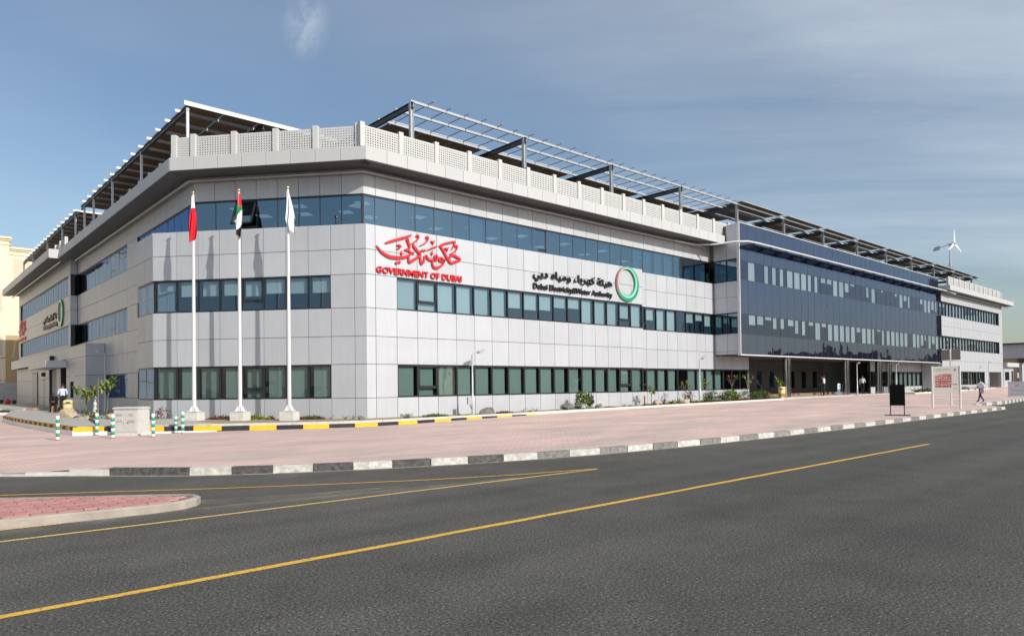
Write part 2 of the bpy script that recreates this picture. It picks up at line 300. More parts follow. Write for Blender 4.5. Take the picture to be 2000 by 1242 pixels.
def dust(name, col):
    m, n, l = new_mat(name)
    o = n.new('ShaderNodeOutputMaterial'); d = n.new('ShaderNodeBsdfDiffuse'); d.inputs[0].default_value = (*col, 1); t = n.new('ShaderNodeBsdfTransparent'); mix = n.new('ShaderNodeMixShader')
    g = n.new('ShaderNodeNewGeometry'); a = n.new('ShaderNodeTexNoise'); a.inputs['Scale'].default_value = 1.6; a.inputs['Detail'].default_value = 9; a.inputs['Roughness'].default_value = 0.72; l.new(g.outputs['Position'], a.inputs['Vector'])
    v = n.new('ShaderNodeVertexColor'); v.layer_name = 'Col'; sp = n.new('ShaderNodeSeparateColor'); l.new(v.outputs[0], sp.inputs[0])
    r = n.new('ShaderNodeMapRange'); r.inputs[1].default_value = 0.34; r.inputs[2].default_value = 0.72; l.new(a.outputs[0], r.inputs[0])
    mu = n.new('ShaderNodeMath'); mu.operation = 'MULTIPLY'; l.new(r.outputs[0], mu.inputs[0]); l.new(sp.outputs[0], mu.inputs[1])
    l.new(mu.outputs[0], mix.inputs[0]); l.new(t.outputs[0], mix.inputs[1]); l.new(d.outputs[0], mix.inputs[2]); l.new(mix.outputs[0], o.inputs[0])
dust('road_dust', (0.34, 0.30, 0.245))
pavers('pavers', (0.76, 0.545, 0.475), (0.68, 0.50, 0.44), (0.52, 0.42, 0.37), 0.0)
pbr('paver_red', (0.56, 0.265, 0.235), 0.85, var=0.16, scale=9, bump=0.2, bscale=60, rnd=0.16, coord='World')
pbr('paver_bed', (0.20, 0.15, 0.13), 0.9)
def linepaint(name, col):
    m, n, l = new_mat(name)
    o = n.new('ShaderNodeOutputMaterial'); p = n.new('ShaderNodeBsdfPrincipled'); l.new(p.outputs[0], o.inputs[0]); p.inputs['Roughness'].default_value = 0.75
    g = n.new('ShaderNodeNewGeometry'); t = n.new('ShaderNodeTexNoise'); t.inputs['Scale'].default_value = 26; t.inputs['Detail'].default_value = 6; t.inputs['Roughness'].default_value = 0.7
    l.new(g.outputs['Position'], t.inputs['Vector'])
    r = n.new('ShaderNodeValToRGB'); e = r.color_ramp.elements; e[0].position = 0.34; e[0].color = (0.13, 0.11, 0.075, 1); e[1].position = 0.47; e[1].color = (*col, 1)
    l.new(t.outputs[0], r.inputs[0]); l.new(r.outputs[0], p.inputs['Base Color'])
linepaint('line_yellow', (0.80, 0.46, 0.055))
linepaint('line_pale', (0.78, 0.52, 0.14))
def ringmat():
    m, n, l = new_mat('ring_colour')
    o = n.new('ShaderNodeOutputMaterial'); p = n.new('ShaderNodeBsdfPrincipled'); l.new(p.outputs[0], o.inputs[0]); p.inputs['Roughness'].default_value = 0.3
    a = n.new('ShaderNodeVertexColor'); a.layer_name = 'Col'; l.new(a.outputs[0], p.inputs['Base Color'])
ringmat()

# ---------------------------------------------------------------- geometry helpers
W = {}
def put(name, data, M=None, parent=None, label=None, cat=None, group=None, kind=None):
    o = bpy.data.objects.new(name, data); COL.objects.link(o)
    M = M or Matrix.Identity(4)
    W[o] = M.copy()
    if parent is not None:
        o.parent = parent; o.matrix_parent_inverse = W[parent].inverted()
    o.matrix_basis = M
    if label: o['label'] = label
    if cat: o['category'] = cat
    if group: o['group'] = group
    if kind: o['kind'] = kind
    return o
def root(name, loc=(0, 0, 0), rz=0, **k):
    return put(name, None, Matrix.Translation(loc) @ Matrix.Rotation(rz, 4, 'Z'), **k)
UC = {}
TR_ = random.Random(11)
def unit_cube(mat):
    if mat not in UC:
        me = bpy.data.meshes.new('cuboid_' + mat)
        v = [(x, y, z) for x in (-.5, .5) for y in (-.5, .5) for z in (-.5, .5)]
        f = [(0, 1, 3, 2), (4, 6, 7, 5), (0, 4, 5, 1), (2, 3, 7, 6), (0, 2, 6, 4), (1, 5, 7, 3)]
        me.from_pydata(v, [], f); me.materials.append(MATS[mat]); me.update(); UC[mat] = me
    return UC[mat]
UQ = {}
def unit_pane(mat):
    if mat not in UQ:
        me = bpy.data.meshes.new('pane_' + mat)
        me.from_pydata([(-.5, 0, -.5), (.5, 0, -.5), (.5, 0, .5), (-.5, 0, .5)], [], [(0, 1, 2, 3)]); me.materials.append(MATS[mat]); me.update(); UQ[mat] = me
    return UQ[mat]
GLASSES = ('glass_blue', 'glass_left', 'glass_clear', 'glass_green', 'glass_tower')
def box(name, mat, c, s, rz=0, parent=None, **k):
    e = {'window_pane': .0045, 'glass_panel': .0035, 'cladding_panel': .0022, 'kerbstone': .010}.get(name, 0)   # nothing is set perfectly true
    M = Matrix.Translation(c) @ Matrix.Rotation(rz + TR_.gauss(0, e), 4, 'Z') @ Matrix.Rotation(TR_.gauss(0, e), 4, 'X') @ Matrix.Diagonal((s[0], s[1], s[2], 1))
    return put(name, unit_pane(mat) if mat in GLASSES and min(s[0], s[2]) > s[1]*5 else unit_cube(mat), M, parent, **k)
class Frame:
    def __init__(s, o, d, n): s.o = Vector((o[0], o[1], 0)); s.d = Vector((d[0], d[1], 0)); s.n = Vector((n[0], n[1], 0)); s.a = math.atan2(d[1], d[0])
    def pt(s, t, z, o=0): return s.o + s.d*t + s.n*o + Vector((0, 0, z))
    def mat(s, t, z, o=0):   # local x along d, local y up, local z outward
        M = Matrix((s.d, Vector((0, 0, 1)), s.d.cross(Vector((0, 0, 1))))).transposed().to_4x4(); M.translation = s.pt(t, z, o); return M
def fbox(F, name, mat, t0, t1, z0, z1, o0, o1, parent=None, **k):
    return box(name, mat, F.pt((t0+t1)/2, (z0+z1)/2, (o0+o1)/2), (abs(t1-t0), abs(o1-o0), z1-z0), F.a, parent, **k)
class MB:
    def __init__(s): s.v = []; s.f = []; s.m = []; s.mats = []; s.sm = []
    def mi(s, mat):
        if mat not in s.mats: s.mats.append(mat)
        return s.mats.index(mat)
    def add(s, vs, fs, mat, smooth=False):
        b = len(s.v); s.v += [tuple(v) for v in vs]; i = s.mi(mat)
        for f in fs: s.f.append(tuple(b+q for q in f)); s.m.append(i); s.sm.append(smooth)
    def box(s, c, sz, mat, rz=0, M=None):
        Q = Matrix.Translation(c) @ Matrix.Rotation(rz, 4, 'Z') @ (M or Matrix.Identity(4))
        vs = [Q @ Vector((x*sz[0], y*sz[1], z*sz[2])) for x in (-.5, .5) for y in (-.5, .5) for z in (-.5, .5)]
        s.add(vs, [(0, 1, 3, 2), (4, 6, 7, 5), (0, 4, 5, 1), (2, 3, 7, 6), (0, 2, 6, 4), (1, 5, 7, 3)], mat)
    def fbox(s, F, mat, t0, t1, z0, z1, o0, o1):
        if mat in GLASSES:
            s.add([F.pt(t0, z0, o0), F.pt(t1, z0, o0), F.pt(t1, z1, o0), F.pt(t0, z1, o0)], [(0, 1, 2, 3)], mat); return
        s.box(F.pt((t0+t1)/2, (z0+z1)/2, (o0+o1)/2), (abs(t1-t0), abs(o1-o0), z1-z0), mat, F.a)
    def tube(s, pts, rad, mat, n=10, cap=True, smooth=True):
        pts = [Vector(p) for p in pts]; rings = []
        for i, p in enumerate(pts):
            t = (pts[min(i+1, len(pts)-1)] - pts[max(i-1, 0)]).normalized()
            a = Vector((0, 0, 1)) if abs(t.z) < 0.9 else Vector((1, 0, 0))
            u = t.cross(a).normalized(); w = t.cross(u)
            r = rad[i] if isinstance(rad, (list, tuple)) else rad
            rings.append([p + (u*math.cos(2*math.pi*k/n) + w*math.sin(2*math.pi*k/n))*r for k in range(n)])
        vs = [q for r in rings for q in r]; fs = []
        for i in range(len(pts)-1):
            for k in range(n): fs.append((i*n+k, i*n+(k+1) % n, (i+1)*n+(k+1) % n, (i+1)*n+k))
        s.add(vs, fs, mat, smooth)
        if cap:
            s.add(rings[0], [tuple(range(n))], mat); s.add(rings[-1], [tuple(range(n-1, -1, -1))], mat)
    def lathe(s, prof, mat, c=(0, 0, 0), n=20, smooth=True):
        c = Vector(c); vs = []; fs = []
        for r, z in prof: vs += [c + Vector((r*math.cos(2*math.pi*k/n), r*math.sin(2*math.pi*k/n), z)) for k in range(n)]
        for i in range(len(prof)-1):
            for k in range(n): fs.append((i*n+k, i*n+(k+1) % n, (i+1)*n+(k+1) % n, (i+1)*n+k))
        fs.append(tuple(range(n-1, -1, -1))); b = (len(prof)-1)*n; fs.append(tuple(b+k for k in range(n)))
        s.add(vs, fs, mat, smooth)
    def prism(s, poly, z0, z1, mat):
        n = len(poly); vs = [(p[0], p[1], z0) for p in poly] + [(p[0], p[1], z1) for p in poly]
        fs = [(i, (i+1) % n, n+(i+1) % n, n+i) for i in range(n)] + [tuple(range(n-1, -1, -1)), tuple(range(n, 2*n))]
        s.add(vs, fs, mat)
    def mesh(s, name):
        me = bpy.data.meshes.new(name); me.from_pydata(s.v, [], s.f)
        for q in s.mats: me.materials.append(MATS[q])
        me.polygons.foreach_set('material_index', s.m); me.polygons.foreach_set('use_smooth', s.sm); me.update()
        return me
    def put(s, name, parent=None, M=None, **k): return put(name, s.mesh(name), M, parent, **k)
def copy_tree(o, M, parent=None):
    c = o.copy(); COL.objects.link(c)
    if parent is None: c.matrix_basis = M; W[c] = M
    else: c.parent = parent
    for ch in o.children: copy_tree(ch, None, c)
    return c
def text_mesh(body, w=None, h=None, ex=0.0, bold=0.0, mat='black_letter', flip=False):
    cu = bpy.data.curves.new('lettering', 'FONT'); cu.body = body; cu.size = 1; cu.extrude = ex; cu.offset = bold; cu.resolution_u = 3
    ob = bpy.data.objects.new('lettering_tmp', cu); COL.objects.link(ob)
    bpy.context.view_layer.update()
    me = bpy.data.meshes.new_from_object(ob.evaluated_get(bpy.context.evaluated_depsgraph_get()))
    bpy.data.objects.remove(ob)
    xs = [v.co.x for v in me.vertices]; ys = [v.co.y for v in me.vertices]
    x0, x1, y0, y1 = min(xs), max(xs), min(ys), max(ys)
    sx = w/(x1-x0) if w else None; sy = h/(y1-y0) if h else sx
    sx = sx or sy
    for v in me.vertices: v.co.x = (v.co.x-x0)*sx; v.co.y = (v.co.y-y0)*sy
    me.materials.clear(); me.materials.append(MATS[mat]); me.update()
    return me

def split_words(me, thr):
    """split a lettering mesh into one mesh per word, by the gaps between its islands"""
    bm = bmesh.new(); bm.from_mesh(me); bm.verts.ensure_lookup_table(); seen = set(); isl = []
    for v in bm.verts:
        if v.index in seen: continue
        st = [v]; seen.add(v.index); cur = []
        while st:
            a = st.pop(); cur.append(a.index)
            for e in a.link_edges:
                b = e.other_vert(a)
                if b.index not in seen: seen.add(b.index); st.append(b)
        xs_ = [bm.verts[i].co.x for i in cur]; isl.append((min(xs_), max(xs_), cur))
    bm.free(); isl.sort(); words = []
    for a, b, c in isl:
        if words and a - words[-1][1] < thr: words[-1][1] = max(words[-1][1], b); words[-1][2] += c
        else: words.append([a, b, list(c)])
    res = []
    for a, b, c in words:
        ids = {i: k for k, i in enumerate(c)}; m2 = bpy.data.meshes.new('word')
        m2.from_pydata([me.vertices[i].co[:] for i in c], [], [tuple(ids[i] for i in p.vertices) for p in me.polygons if p.vertices[0] in ids]); m2.materials.append(me.materials[0]); m2.update(); res.append(m2)
    return res
# ================================================================ SETTING: ground, road, pavement
def interp(tab, x):
    if x <= tab[0][0]: return tab[0][1]
    for (a, b), (c, d) in zip(tab, tab[1:]):
        if x <= c: return b + (d-b)*(x-a)/(c-a)
    return tab[-1][1]
KERB = [(-17.6, 72), (-16.6, 20), (-15.6, -3), (-14.7, -7.9), (-13.87, -9.43), (-13.09, -10.03), (-12.32, -10.85), (-11.02, -12.22), (-9.7, -13.1), (-8.26, -13.79), (-7.46, -14.12), (-5.84, -14.70), (-4.05, -15.14), (-2.18, -15.48), (0.85, -15.78), (4.9, -15.93), (12.7, -15.95), (33.8, -15.6)]
YK = KERB + [(36.0, -14.3), (38.4, -12.75), (44, -13.2), (55.5, -12.1), (95, -11.8), (180, -11.5)]
ZB = [(-60, 0.13), (-8, 0.13), (-5, 0.15), (0.2, 0.18), (4.3, 0.22), (7, 0.25), (14.5, 0.33), (28.8, 0.42), (45, 0.48), (66, 0.58), (95, 0.88), (180, 0.95)]
def zpave(x, y):
    yk = interp(YK, x); zb = interp(ZB, x)
    u = max(0, min(1, (y-yk)/(-1.8-yk))) if yk < -1.9 else 1.0
    e = interp([(-13.6, 0.045), (-12.2, 0.15)], x) if x < 34 else (0.15 - 0.03*min(1, (x-34)/4))
    return e + (zb-e)*u
mb = MB()
mb.add([(-3000, -3000, -0.06), (3000, -3000, -0.06), (3000, 3000, -0.06), (-3000, 3000, -0.06)], [(0, 1, 2, 3)], 'sand_ground')
mb.put('ground', kind='structure')
mb = MB()
mb.add([(-260, -70, 0), (320, -70, 0), (320, 60, 0), (-260, 60, 0)], [(0, 1, 2, 3)], 'asphalt')
mb.put('road', kind='structure')
# pavement sheet, sloping gently up to the building
xs = [-17.6, -17.1, -16.6, -16.1, -15.6, -15.1, -14.7] + [-14 + 0.5*i for i in range(0, 100)] + [36.2, 37, 37.8, 38.4] + [40 + 2*i for i in range(0, 40)] + [140, 180]
xs = sorted(set(xs)); rows = 34
vs, fs = [], []
for x in xs:
    yk = interp(YK, x)
    for j in range(rows):
        y = yk + 0.14 + (72 - yk)*(j/(rows-1))**2
        vs.append((x, y, zpave(x, y)))
    # inner skirt
for i in range(len(xs)-1):
    for j in range(rows-1):
        a = i*rows+j; fs.append((a, a+rows, a+rows+1, a+1))
mb = MB(); mb.add(vs, fs, 'pavers'); pavement = mb.put('pavement', kind='structure')

def poly_len(P): return [0.0] + [sum((Vector(b)-Vector(a)).length for a, b in zip(P[:i+1], P[1:i+2])) for i in range(len(P)-1)]
def walk(P, s):
    acc = 0
    for a, b in zip(P, P[1:]):
        a, b = Vector(a), Vector(b); d = (b-a).length
        if s <= acc+d or b == Vector(P[-1]): return a + (b-a)*min(1, (s-acc)/d)
        acc += d
def stones(P, L, parent, mats, zfun, h=0.17, w=0.15, start=0, name='kerbstone', gap=0.012, drop=None, side=1, s0=0.0):
    tot = poly_len(P)[-1]; s = s0; i = start
    while s < tot - 0.2:
        e = min(s+L, tot); a, b = walk(P, s), walk(P, e); d = (b-a); ln = d.length
        if ln < 0.05: break
        d.normalize(); nrm = Vector((-d.y, d.x))*side; c = (a+b)/2
        zt = zfun(c.x, c.y); hh = h if drop is None else drop(c.x, c.y)
        cc = c + nrm*(w/2)
        o = box(name, mats[i % len(mats)], (cc.x, cc.y, zt-hh/2), (ln-gap, w*random.uniform(.97, 1.03), hh), math.atan2(d.y, d.x), parent)
        s = e; i += 1
# front kerb, black and white stones
kerb = root('kerb', (-10, -13, 0), kind='structure')
KP = KERB[2:]
s540 = 0
mats_k = ['kerb_white', 'kerb_black']
# stones right of the bend: black fades to grey further right
PL = poly_len(KP)
tot = PL[-1]; s = 0.0; i = 0
def ztop_k(x): return interp([(-13.6, 0.04), (-12.2, 0.155), (40, 0.155)], x)
while s < tot-0.2:
    a = walk(KP, s); L_ = interp([(-14, .9), (-10, .78), (-4, .92), (2, 1.0), (40, 1.05)], a.x)
    e = min(s+L_, tot); b = walk(KP, e); d = b-a; ln = d.length; d.normalize(); nr = Vector((-d.y, d.x)); c = (a+b)/2
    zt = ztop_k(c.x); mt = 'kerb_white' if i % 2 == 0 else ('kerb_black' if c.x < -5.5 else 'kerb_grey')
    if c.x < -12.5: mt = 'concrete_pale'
    elif c.x < -11.3: mt = 'kerb_black'
    cc = c + nr*0.075
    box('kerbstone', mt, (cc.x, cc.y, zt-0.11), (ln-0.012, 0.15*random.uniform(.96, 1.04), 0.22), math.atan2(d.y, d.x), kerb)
    s = e; i += 1
# gutter strip of pale concrete in front of the kerb
mb = MB(); n_ = 70; vs = []; fs = []
for k in range(n_+1):
    a = walk(KP, tot*k/n_); b = walk(KP, min(tot, tot*k/n_+0.1)); a0 = walk(KP, max(0, tot*k/n_-0.1)); d = (b-a0).normalized(); nr = Vector((d.y, -d.x))
    vs += [(a.x, a.y, 0.004), (a.x+nr.x*0.10, a.y+nr.y*0.10, 0.004)]
for k in range(n_): fs.append((2*k, 2*k+1, 2*k+3, 2*k+2))
mb.add(vs, fs, 'concrete_pale'); mb.put('gutter', kind='structure')
kerb2 = root('driveway_kerb', (45, -13, 0), kind='structure')
stones([(37.2, -12.1), (38.4, -12.75), (44, -13.2), (55.5, -12.1), (75, -11.9), (95, -11.8)], 0.95, kerb2, ['kerb_white', 'kerb_grey'], lambda x, y: interp([(37, 0.08), (42, 0.24), (95, .24)], x), h=0.26)

# wind-blown sand lying along the kerb and round the island nose
def dust_strip(P, w, side, z):
    me = bpy.data.meshes.new('road_dust'); vs, fs, al = [], [], []
    for i, p in enumerate(P):
        a, b = Vector(P[max(0, i-1)]), Vector(P[min(len(P)-1, i+1)]); d = (b-a).normalized(); nr = Vector((d.y, -d.x))*side
        for k in range(5): u = k/4; vs.append((p[0]+nr.x*w*u, p[1]+nr.y*w*u, z)); al.append((1-u)**1.4 if side else math.sin(math.pi*u))
    for i in range(len(P)-1):
        for k in range(4): q = i*5+k; fs.append((q, q+1, q+6, q+5))
    me.from_pydata(vs, [], fs); ca = me.color_attributes.new('Col', 'FLOAT_COLOR', 'POINT')
    for i, a in enumerate(al): ca.data[i].color = (a, a, a, 1)
    me.materials.append(MATS['road_dust']); put('road_dust', me, kind='stuff')
dust_strip([tuple(walk(KP, tot*k/60)) for k in range(61)], 0.55, 1, 0.0055)
dust_strip([(-17, -15.9), (-14.53, -16.12), (-13.42, -16.25), (-12.4, -16.24), (-11.4, -16.36), (-10.2, -16.6), (-8.5, -16.9), (-6.8, -17.15)], 0.75, 1, 0.0025)
dust_strip([(-13.2, -14.9), (-12.3, -15.4), (-11.4, -15.75), (-10.4, -16.1), (-9.0, -16.5)], 0.9, 1, 0.003)
# road lines
def strip(name, P, w, mat, z=0.004, wj=0.0):
    vs, fs = [], []
    for i, p in enumerate(P):
        a, b = Vector(P[max(0, i-1)]), Vector(P[min(len(P)-1, i+1)]); d = (b-a).normalized(); nr = Vector((-d.y, d.x))*(w/2)
        j1, j2 = random.uniform(-wj, wj), random.uniform(-wj, wj)
        vs += [(p[0]+nr.x*(1+j1), p[1]+nr.y*(1+j1), z), (p[0]-nr.x*(1+j2), p[1]-nr.y*(1+j2), z)]
    for i in range(len(P)-1): fs.append((2*i, 2*i+1, 2*i+3, 2*i+2))
    m = MB(); m.add(vs, fs, mat); return m.put(name, kind='structure')
def lin(a, b, n): return [(a[0]+(b[0]-a[0])*i/n, a[1]+(b[1]-a[1])*i/n + random.uniform(-.006, .006)) for i in range(n+1)]
strip('centre_line', lin((-60, -20.26), (5.5, -20.26), 130), 0.105, 'line_yellow', wj=0.10)
strip('edge_line', lin((-60, -14.7), (-14.61, -16.97), 12)[:-1] + [(-14.61, -16.97), (-13.03, -17.06), (-10.97, -17.13), (-8.2, -17.23), (-6.4, -17.32), (-4.83, -17.40)], 0.075, 'line_pale', wj=0.12)
strip('edge_line', [(-19, -9.2), (-16, -11.25), (-14.05, -12.66), (-12.8, -13.48), (-11.51, -14.35), (-10.0, -15.25), (-8.48, -16.08), (-6.67, -16.85), (-4.83, -17.36)], 0.07, 'line_yellow', z=0.007, wj=0.12)
strip('edge_line', [(-15.6, -16.05), (-14.5, -16.17), (-13.9, -16.22)], 0.05, 'line_pale', z=0.007)

# splitter island with red block pavers
ISL = [(-22, -15.2), (-17, -15.85), (-14.53, -16.09), (-13.42, -16.22), (-12.83, -16.28), (-12.4, -16.21), (-12.18, -16.05), (-12.06, -15.85), (-12.06, -15.68), (-12.17, -15.48), (-12.39, -15.30), (-12.62, -15.12), (-13.44, -14.5), (-14.31, -13.80), (-17, -11.7), (-22, -7.8)]
island = root('traffic_island', (-14, -15, 0), kind='structure')
def inset(P, d):
    Q = []; n = len(P)
    for i in range(n):
        a, b, c = Vector(P[i-1]), Vector(P[i]), Vector(P[(i+1) % n])
        e1, e2 = (b-a).normalized(), (c-b).normalized(); n1, n2 = Vector((-e1.y, e1.x)), Vector((-e2.y, e2.x)); m = (n1+n2).normalized(); k = d/max(0.35, m.dot(n1))
        Q.append((b.x+m.x*k, b.y+m.y*k))
    return Q
mb = MB(); inn = inset(ISL, 0.09); inn0 = inset(ISL, 0.025); n = len(ISL)
vs = [(p[0], p[1], 0) for p in ISL] + [(p[0], p[1], 0.098) for p in ISL] + [(p[0], p[1], 0.12) for p in inn0] + [(p[0], p[1], 0.12) for p in inn] + [(p[0], p[1], 0.07) for p in inn]
fs = [(k*n+i, k*n+(i+1) % n, (k+1)*n+(i+1) % n, (k+1)*n+i) for k in range(4) for i in range(n)]
mb.add(vs, fs, 'island_edge'); mb.put('island_kerb', island)
mb = MB(); mb.add([(p[0], p[1], 0.105) for p in inn], [tuple(range(n))], 'paver_bed'); mb.put('island_bed', island)
def inside(P, x, y):
    r = False; n = len(P)
    for i in range(n):
        (x1, y1), (x2, y2) = P[i], P[(i+1) % n]
        if (y1 > y) != (y2 > y) and x < (x2-x1)*(y-y1)/(y2-y1)+x1: r = not r
    return r
isl_in = inset(ISL, 0.095); cnt = 0
for j in range(-2, 46):
    for k in range(-4, 20):
        # courses run along the long southern edge of the island
        px = -16.3 + k*0.30 + (j % 2)*0.15; py = -16.05 + j*0.15
        ok = [inside(isl_in, px+a, py+b) for a in (-.14, .14) for b in (-.07, .07)]
        if px < -15.6 and py < -14.0 and px < -16.0: continue
        if (all(ok) or (sum(ok) >= 3 and px < -12.9)) and cnt < 290:
            box('paver', 'paver_red', (px, py, 0.092+random.uniform(-.002, .002)), (0.288, 0.138, 0.06), 0.0, island); cnt += 1

# raised planting bed round the corner: yellow and black kerb, concrete coping, soil
BK = [(-10.65, 2.02, .446), (-9.46, 1.55, .411), (-7.75, .7, .375), (-6.34, .10, .343), (-4.99, -.62, .32), (-3.45, -1.55, .318), (-1.9, -2.2, .315), (-0.6, -2.36, .312), (0.9, -2.28, .31), (2.4, -2.1, .31), (4.34, -1.85, .31), (7.12, -1.7, .31), (8.6, -1.68, .31)]
def zbk(x, y=0): return interp([(p[0], p[2]) for p in BK], x)
bed_kerb = root('bed_kerb', (-2, -2, 0.15), kind='structure')
stones([(p[0], p[1]) for p in BK], 0.98, bed_kerb, ['bed_black', 'kerb_yellow'], zbk, h=0.17, w=0.16, s0=0.0, start=1)
stones([(-10.66, 2.0), (-9.46, 1.54), (-7.75, .69), (-6.34, .09)], 1.2, bed_kerb, ['white_paint'], lambda x, y: zbk(x)-0.17, h=0.26, w=0.13, gap=0.0, name='kerb_plinth')
LE = [(-10.94, 19.0), (-11.02, 14.5), (-10.95, 9.54), (-10.86, 6.28), (-10.72, 2.89), (-10.66, 2.02)]
stones(LE, 0.52, bed_kerb, ['bed_black', 'kerb_ochre'], lambda x, y: .449, h=0.13, w=0.17, gap=0.004)
stones(LE, 3.0, bed_kerb, ['white_paint'], lambda x, y: .319, h=0.40, w=0.14, gap=0.0, name='kerb_plinth')
def zsoil(x): return interp([(-11, .44), (-7.7, .40), (-5, .385), (0, .375), (7, .375), (14.5, .43), (29, .52), (36, .56)], x)
COP = [(-9.4, 2.0), (-7.7, 1.02), (-6.3, .44), (-4.9, -.25), (-3.35, -1.2), (-1.85, -1.85), (-0.6, -2.02), (0.9, -1.96), (2.4, -1.8), (4.34, -1.6), (7.12, -1.5), (8.6, -1.5), (14.5, -1.55), (22, -1.6), (29, -1.6), (34.6, -1.5), (35.6, -0.9)]
coping = root('bed_coping', (-2, -1.8, 0.2), kind='structure')
stones([(p[0], p[1]) for p in COP], 0.9, coping, ['concrete_pale'], lambda x, y: zsoil(x)+0.02, h=0.30, w=0.13, name='coping_stone')
mb = MB(); P = [(p[0], p[1]) for p in COP]
vs = []; fs = []
for i, (x, y) in enumerate(P):
    x2 = x if x > 0 else x*0.55 + 0.5; y2 = 2.0 if x > 0 else max(2.0, 2.0 - x*0.75)
    vs += [(x, y+0.06, zsoil(x)), (x2, y2, zsoil(x)+0.02)]
for i in range(len(P)-1): fs.append((2*i, 2*i+2, 2*i+3, 2*i+1))
mb.add(vs, fs, 'soil'); mb.put('planting_bed', kind='structure')
# concrete platform on the left between the striped kerb and the building
mb = MB(); mb.prism([(-10.9, 19), (-10.95, 14.5), (-10.9, 9.5), (-10.8, 6.3), (-10.6, 2.1), (-9.4, 1.75), (-7.6, .85), (-6.4, .3), (-6, 6), (-6.2, 12), (-5.5, 12), (-5.5, 34), (-8.9, 34)], 0.1, 0.437, 'concrete'); mb.put('forecourt', kind='structure')
# kerb and raised terrace beyond the drive gap
terr = root('terrace_kerb', (-9, 33, 0.1), kind='structure')
stones([(-16, 34.1), (-9.6, 33.5), (-8.7, 31.8)], 1.55, terr, ['bed_black', 'kerb_yellow'], lambda x, y: .45, h=0.15, w=0.2, gap=0.01, s0=0)
stones([(-16, 34.11), (-9.6, 33.51), (-8.7, 31.81)], 6, terr, ['white_paint'], lambda x, y: .30, h=0.3, w=0.18, gap=0, name='kerb_plinth')
mb = MB(); mb.prism([(-16, 34.3), (-9.5, 33.7), (-8.5, 32), (-5.9, 30.5), (-5.9, 66), (-16, 66)], 0.1, 0.56, 'concrete'); mb.put('terrace', kind='structure')
mb = MB(); mb.box((-7.0, 31.2, .40), (2.6, .5, .16), 'brown_tile', R(-20)); mb.box((-7.0, 31.6, .52), (2.6, .5, .16), 'brown_tile', R(-20)); mb.put('entrance_steps', kind='structure')
mb = MB(); mb.box((-9.2, 6.2, .455), (.09, 5.6, .10), 'dark_metal', R(-8)); mb.put('drain_edge', kind='structure')

# ================================================================ OFFICE BUILDING
CA = 0.8736; cc_, ss_ = math.cos(CA), math.sin(CA)
FR = Frame((0, 0), (1, 0), (0, -1))
FC = Frame((0, 0), (-cc_, ss_), (-ss_, -cc_))
FB = Frame((-6.51, 0), (0, 1), (-1, 0))
FL = Frame((-4.86, 0), (0, 1), (-1, 0))
FK = Frame((-5.33, 0), (0, 1), (-1, 0))
FA = Frame((-5.98, 0), (0, 1), (-1, 0))
FX = Frame((0, -1.41), (1, 0), (0, -1))
FS = Frame((28.68, 0), (0, 1), (-1, 0))
FW = Frame((0, -1.66), (1, 0), (0, -1))
FG = Frame((0, 5.0), (1, 0), (0, -1))
FG2 = Frame((0, .4), (1, 0), (0, -1))
B = root('office_building', (0, 0, 0.3), label='long three-storey office building clad in pale metal panels with a cut-off corner', cat='building')
ZGS, ZGT, ZS1, ZT1, ZS2, ZT2 = 1.27, 2.75, 5.22, 6.69, 8.90, 10.47
PCOUNT = [0]
REST = MB()
def region(F, ts, zs, o, back=0.30, single=True, mat='cladding', skipback=False, gap=0.022, name='cladding_panel'):
    p = None
    if single:
        p = fbox(F, 'wall', 'joint', ts[0]+.004, ts[-1]-.004, zs[0]+.004, zs[-1]-.004, o-back, o-0.035, B)
    else: REST.fbox(F, 'joint', ts[0]+.004, ts[-1]-.004, zs[0]+.004, zs[-1]-.004, o-back, o-0.035)
    for t0, t1 in zip(ts, ts[1:]):
        for z0, z1 in zip(zs, zs[1:]):
            a = (F, mat, t0+gap/2, t1-gap/2, z0+gap/2, z1-gap/2, o-0.04, o+random.uniform(-.0015, .0015))
            if single and PCOUNT[0] < 300:
                fbox(a[0], name, *a[1:], p); PCOUNT[0] += 1
            else: REST.fbox(*a)
def rng(a, b, n): return [a+(b-a)*i/n for i in range(n+1)]
TR = [0.0, .48] + [1.57+1.124*k for k in range(17)]
TC = [0.0, .52, 1.6, 2.65, 3.7, 4.75, 5.8, 6.86, 7.9, 8.95, 10.14]
T2 = rng(19.6, 28.66, 8)
# -- right facade, first bay (proud of the rest)
region(FR, TR, [.25, ZGS], 0)
region(FR, [0, .48, 1.59], [ZGS, ZGT], 0)
region(FR, TR, [ZGT, 3.98, ZS1], 0, back=0.6)
region(FR, [0, .48, 1.59], [ZS1, ZT1], 0)
region(FR, TR, [ZT1, 7.79, ZS2], 0, back=0.85)
# -- chamfered corner
region(FC, TC, [.25, ZGS], 0)
region(FC, [0, .52, 1.62], [ZGS, ZGT], 0)
region(FC, TC, [ZGT, 3.98, ZS1], 0, back=0.6)
region(FC, [0, .52, 1.62], [ZS1, ZT1], 0)
region(FC, TC, [ZT1, 7.79, ZS2], 0, back=0.85)
TB = [7.79, 9.12, 10.45]
for zs in ([.25, ZGS], [ZGT, 3.98, ZS1], [ZT1, 7.79, ZS2]): region(FB, TB, zs, 0, back=0.5)
# upper wall under the eaves, set back
region(FR, [.42] + rng(1.05, 28.66, 25), [ZT2, 11.6], -.9)
region(FC, rng(.42, 8.65, 8), [ZT2, 11.6], -.9)
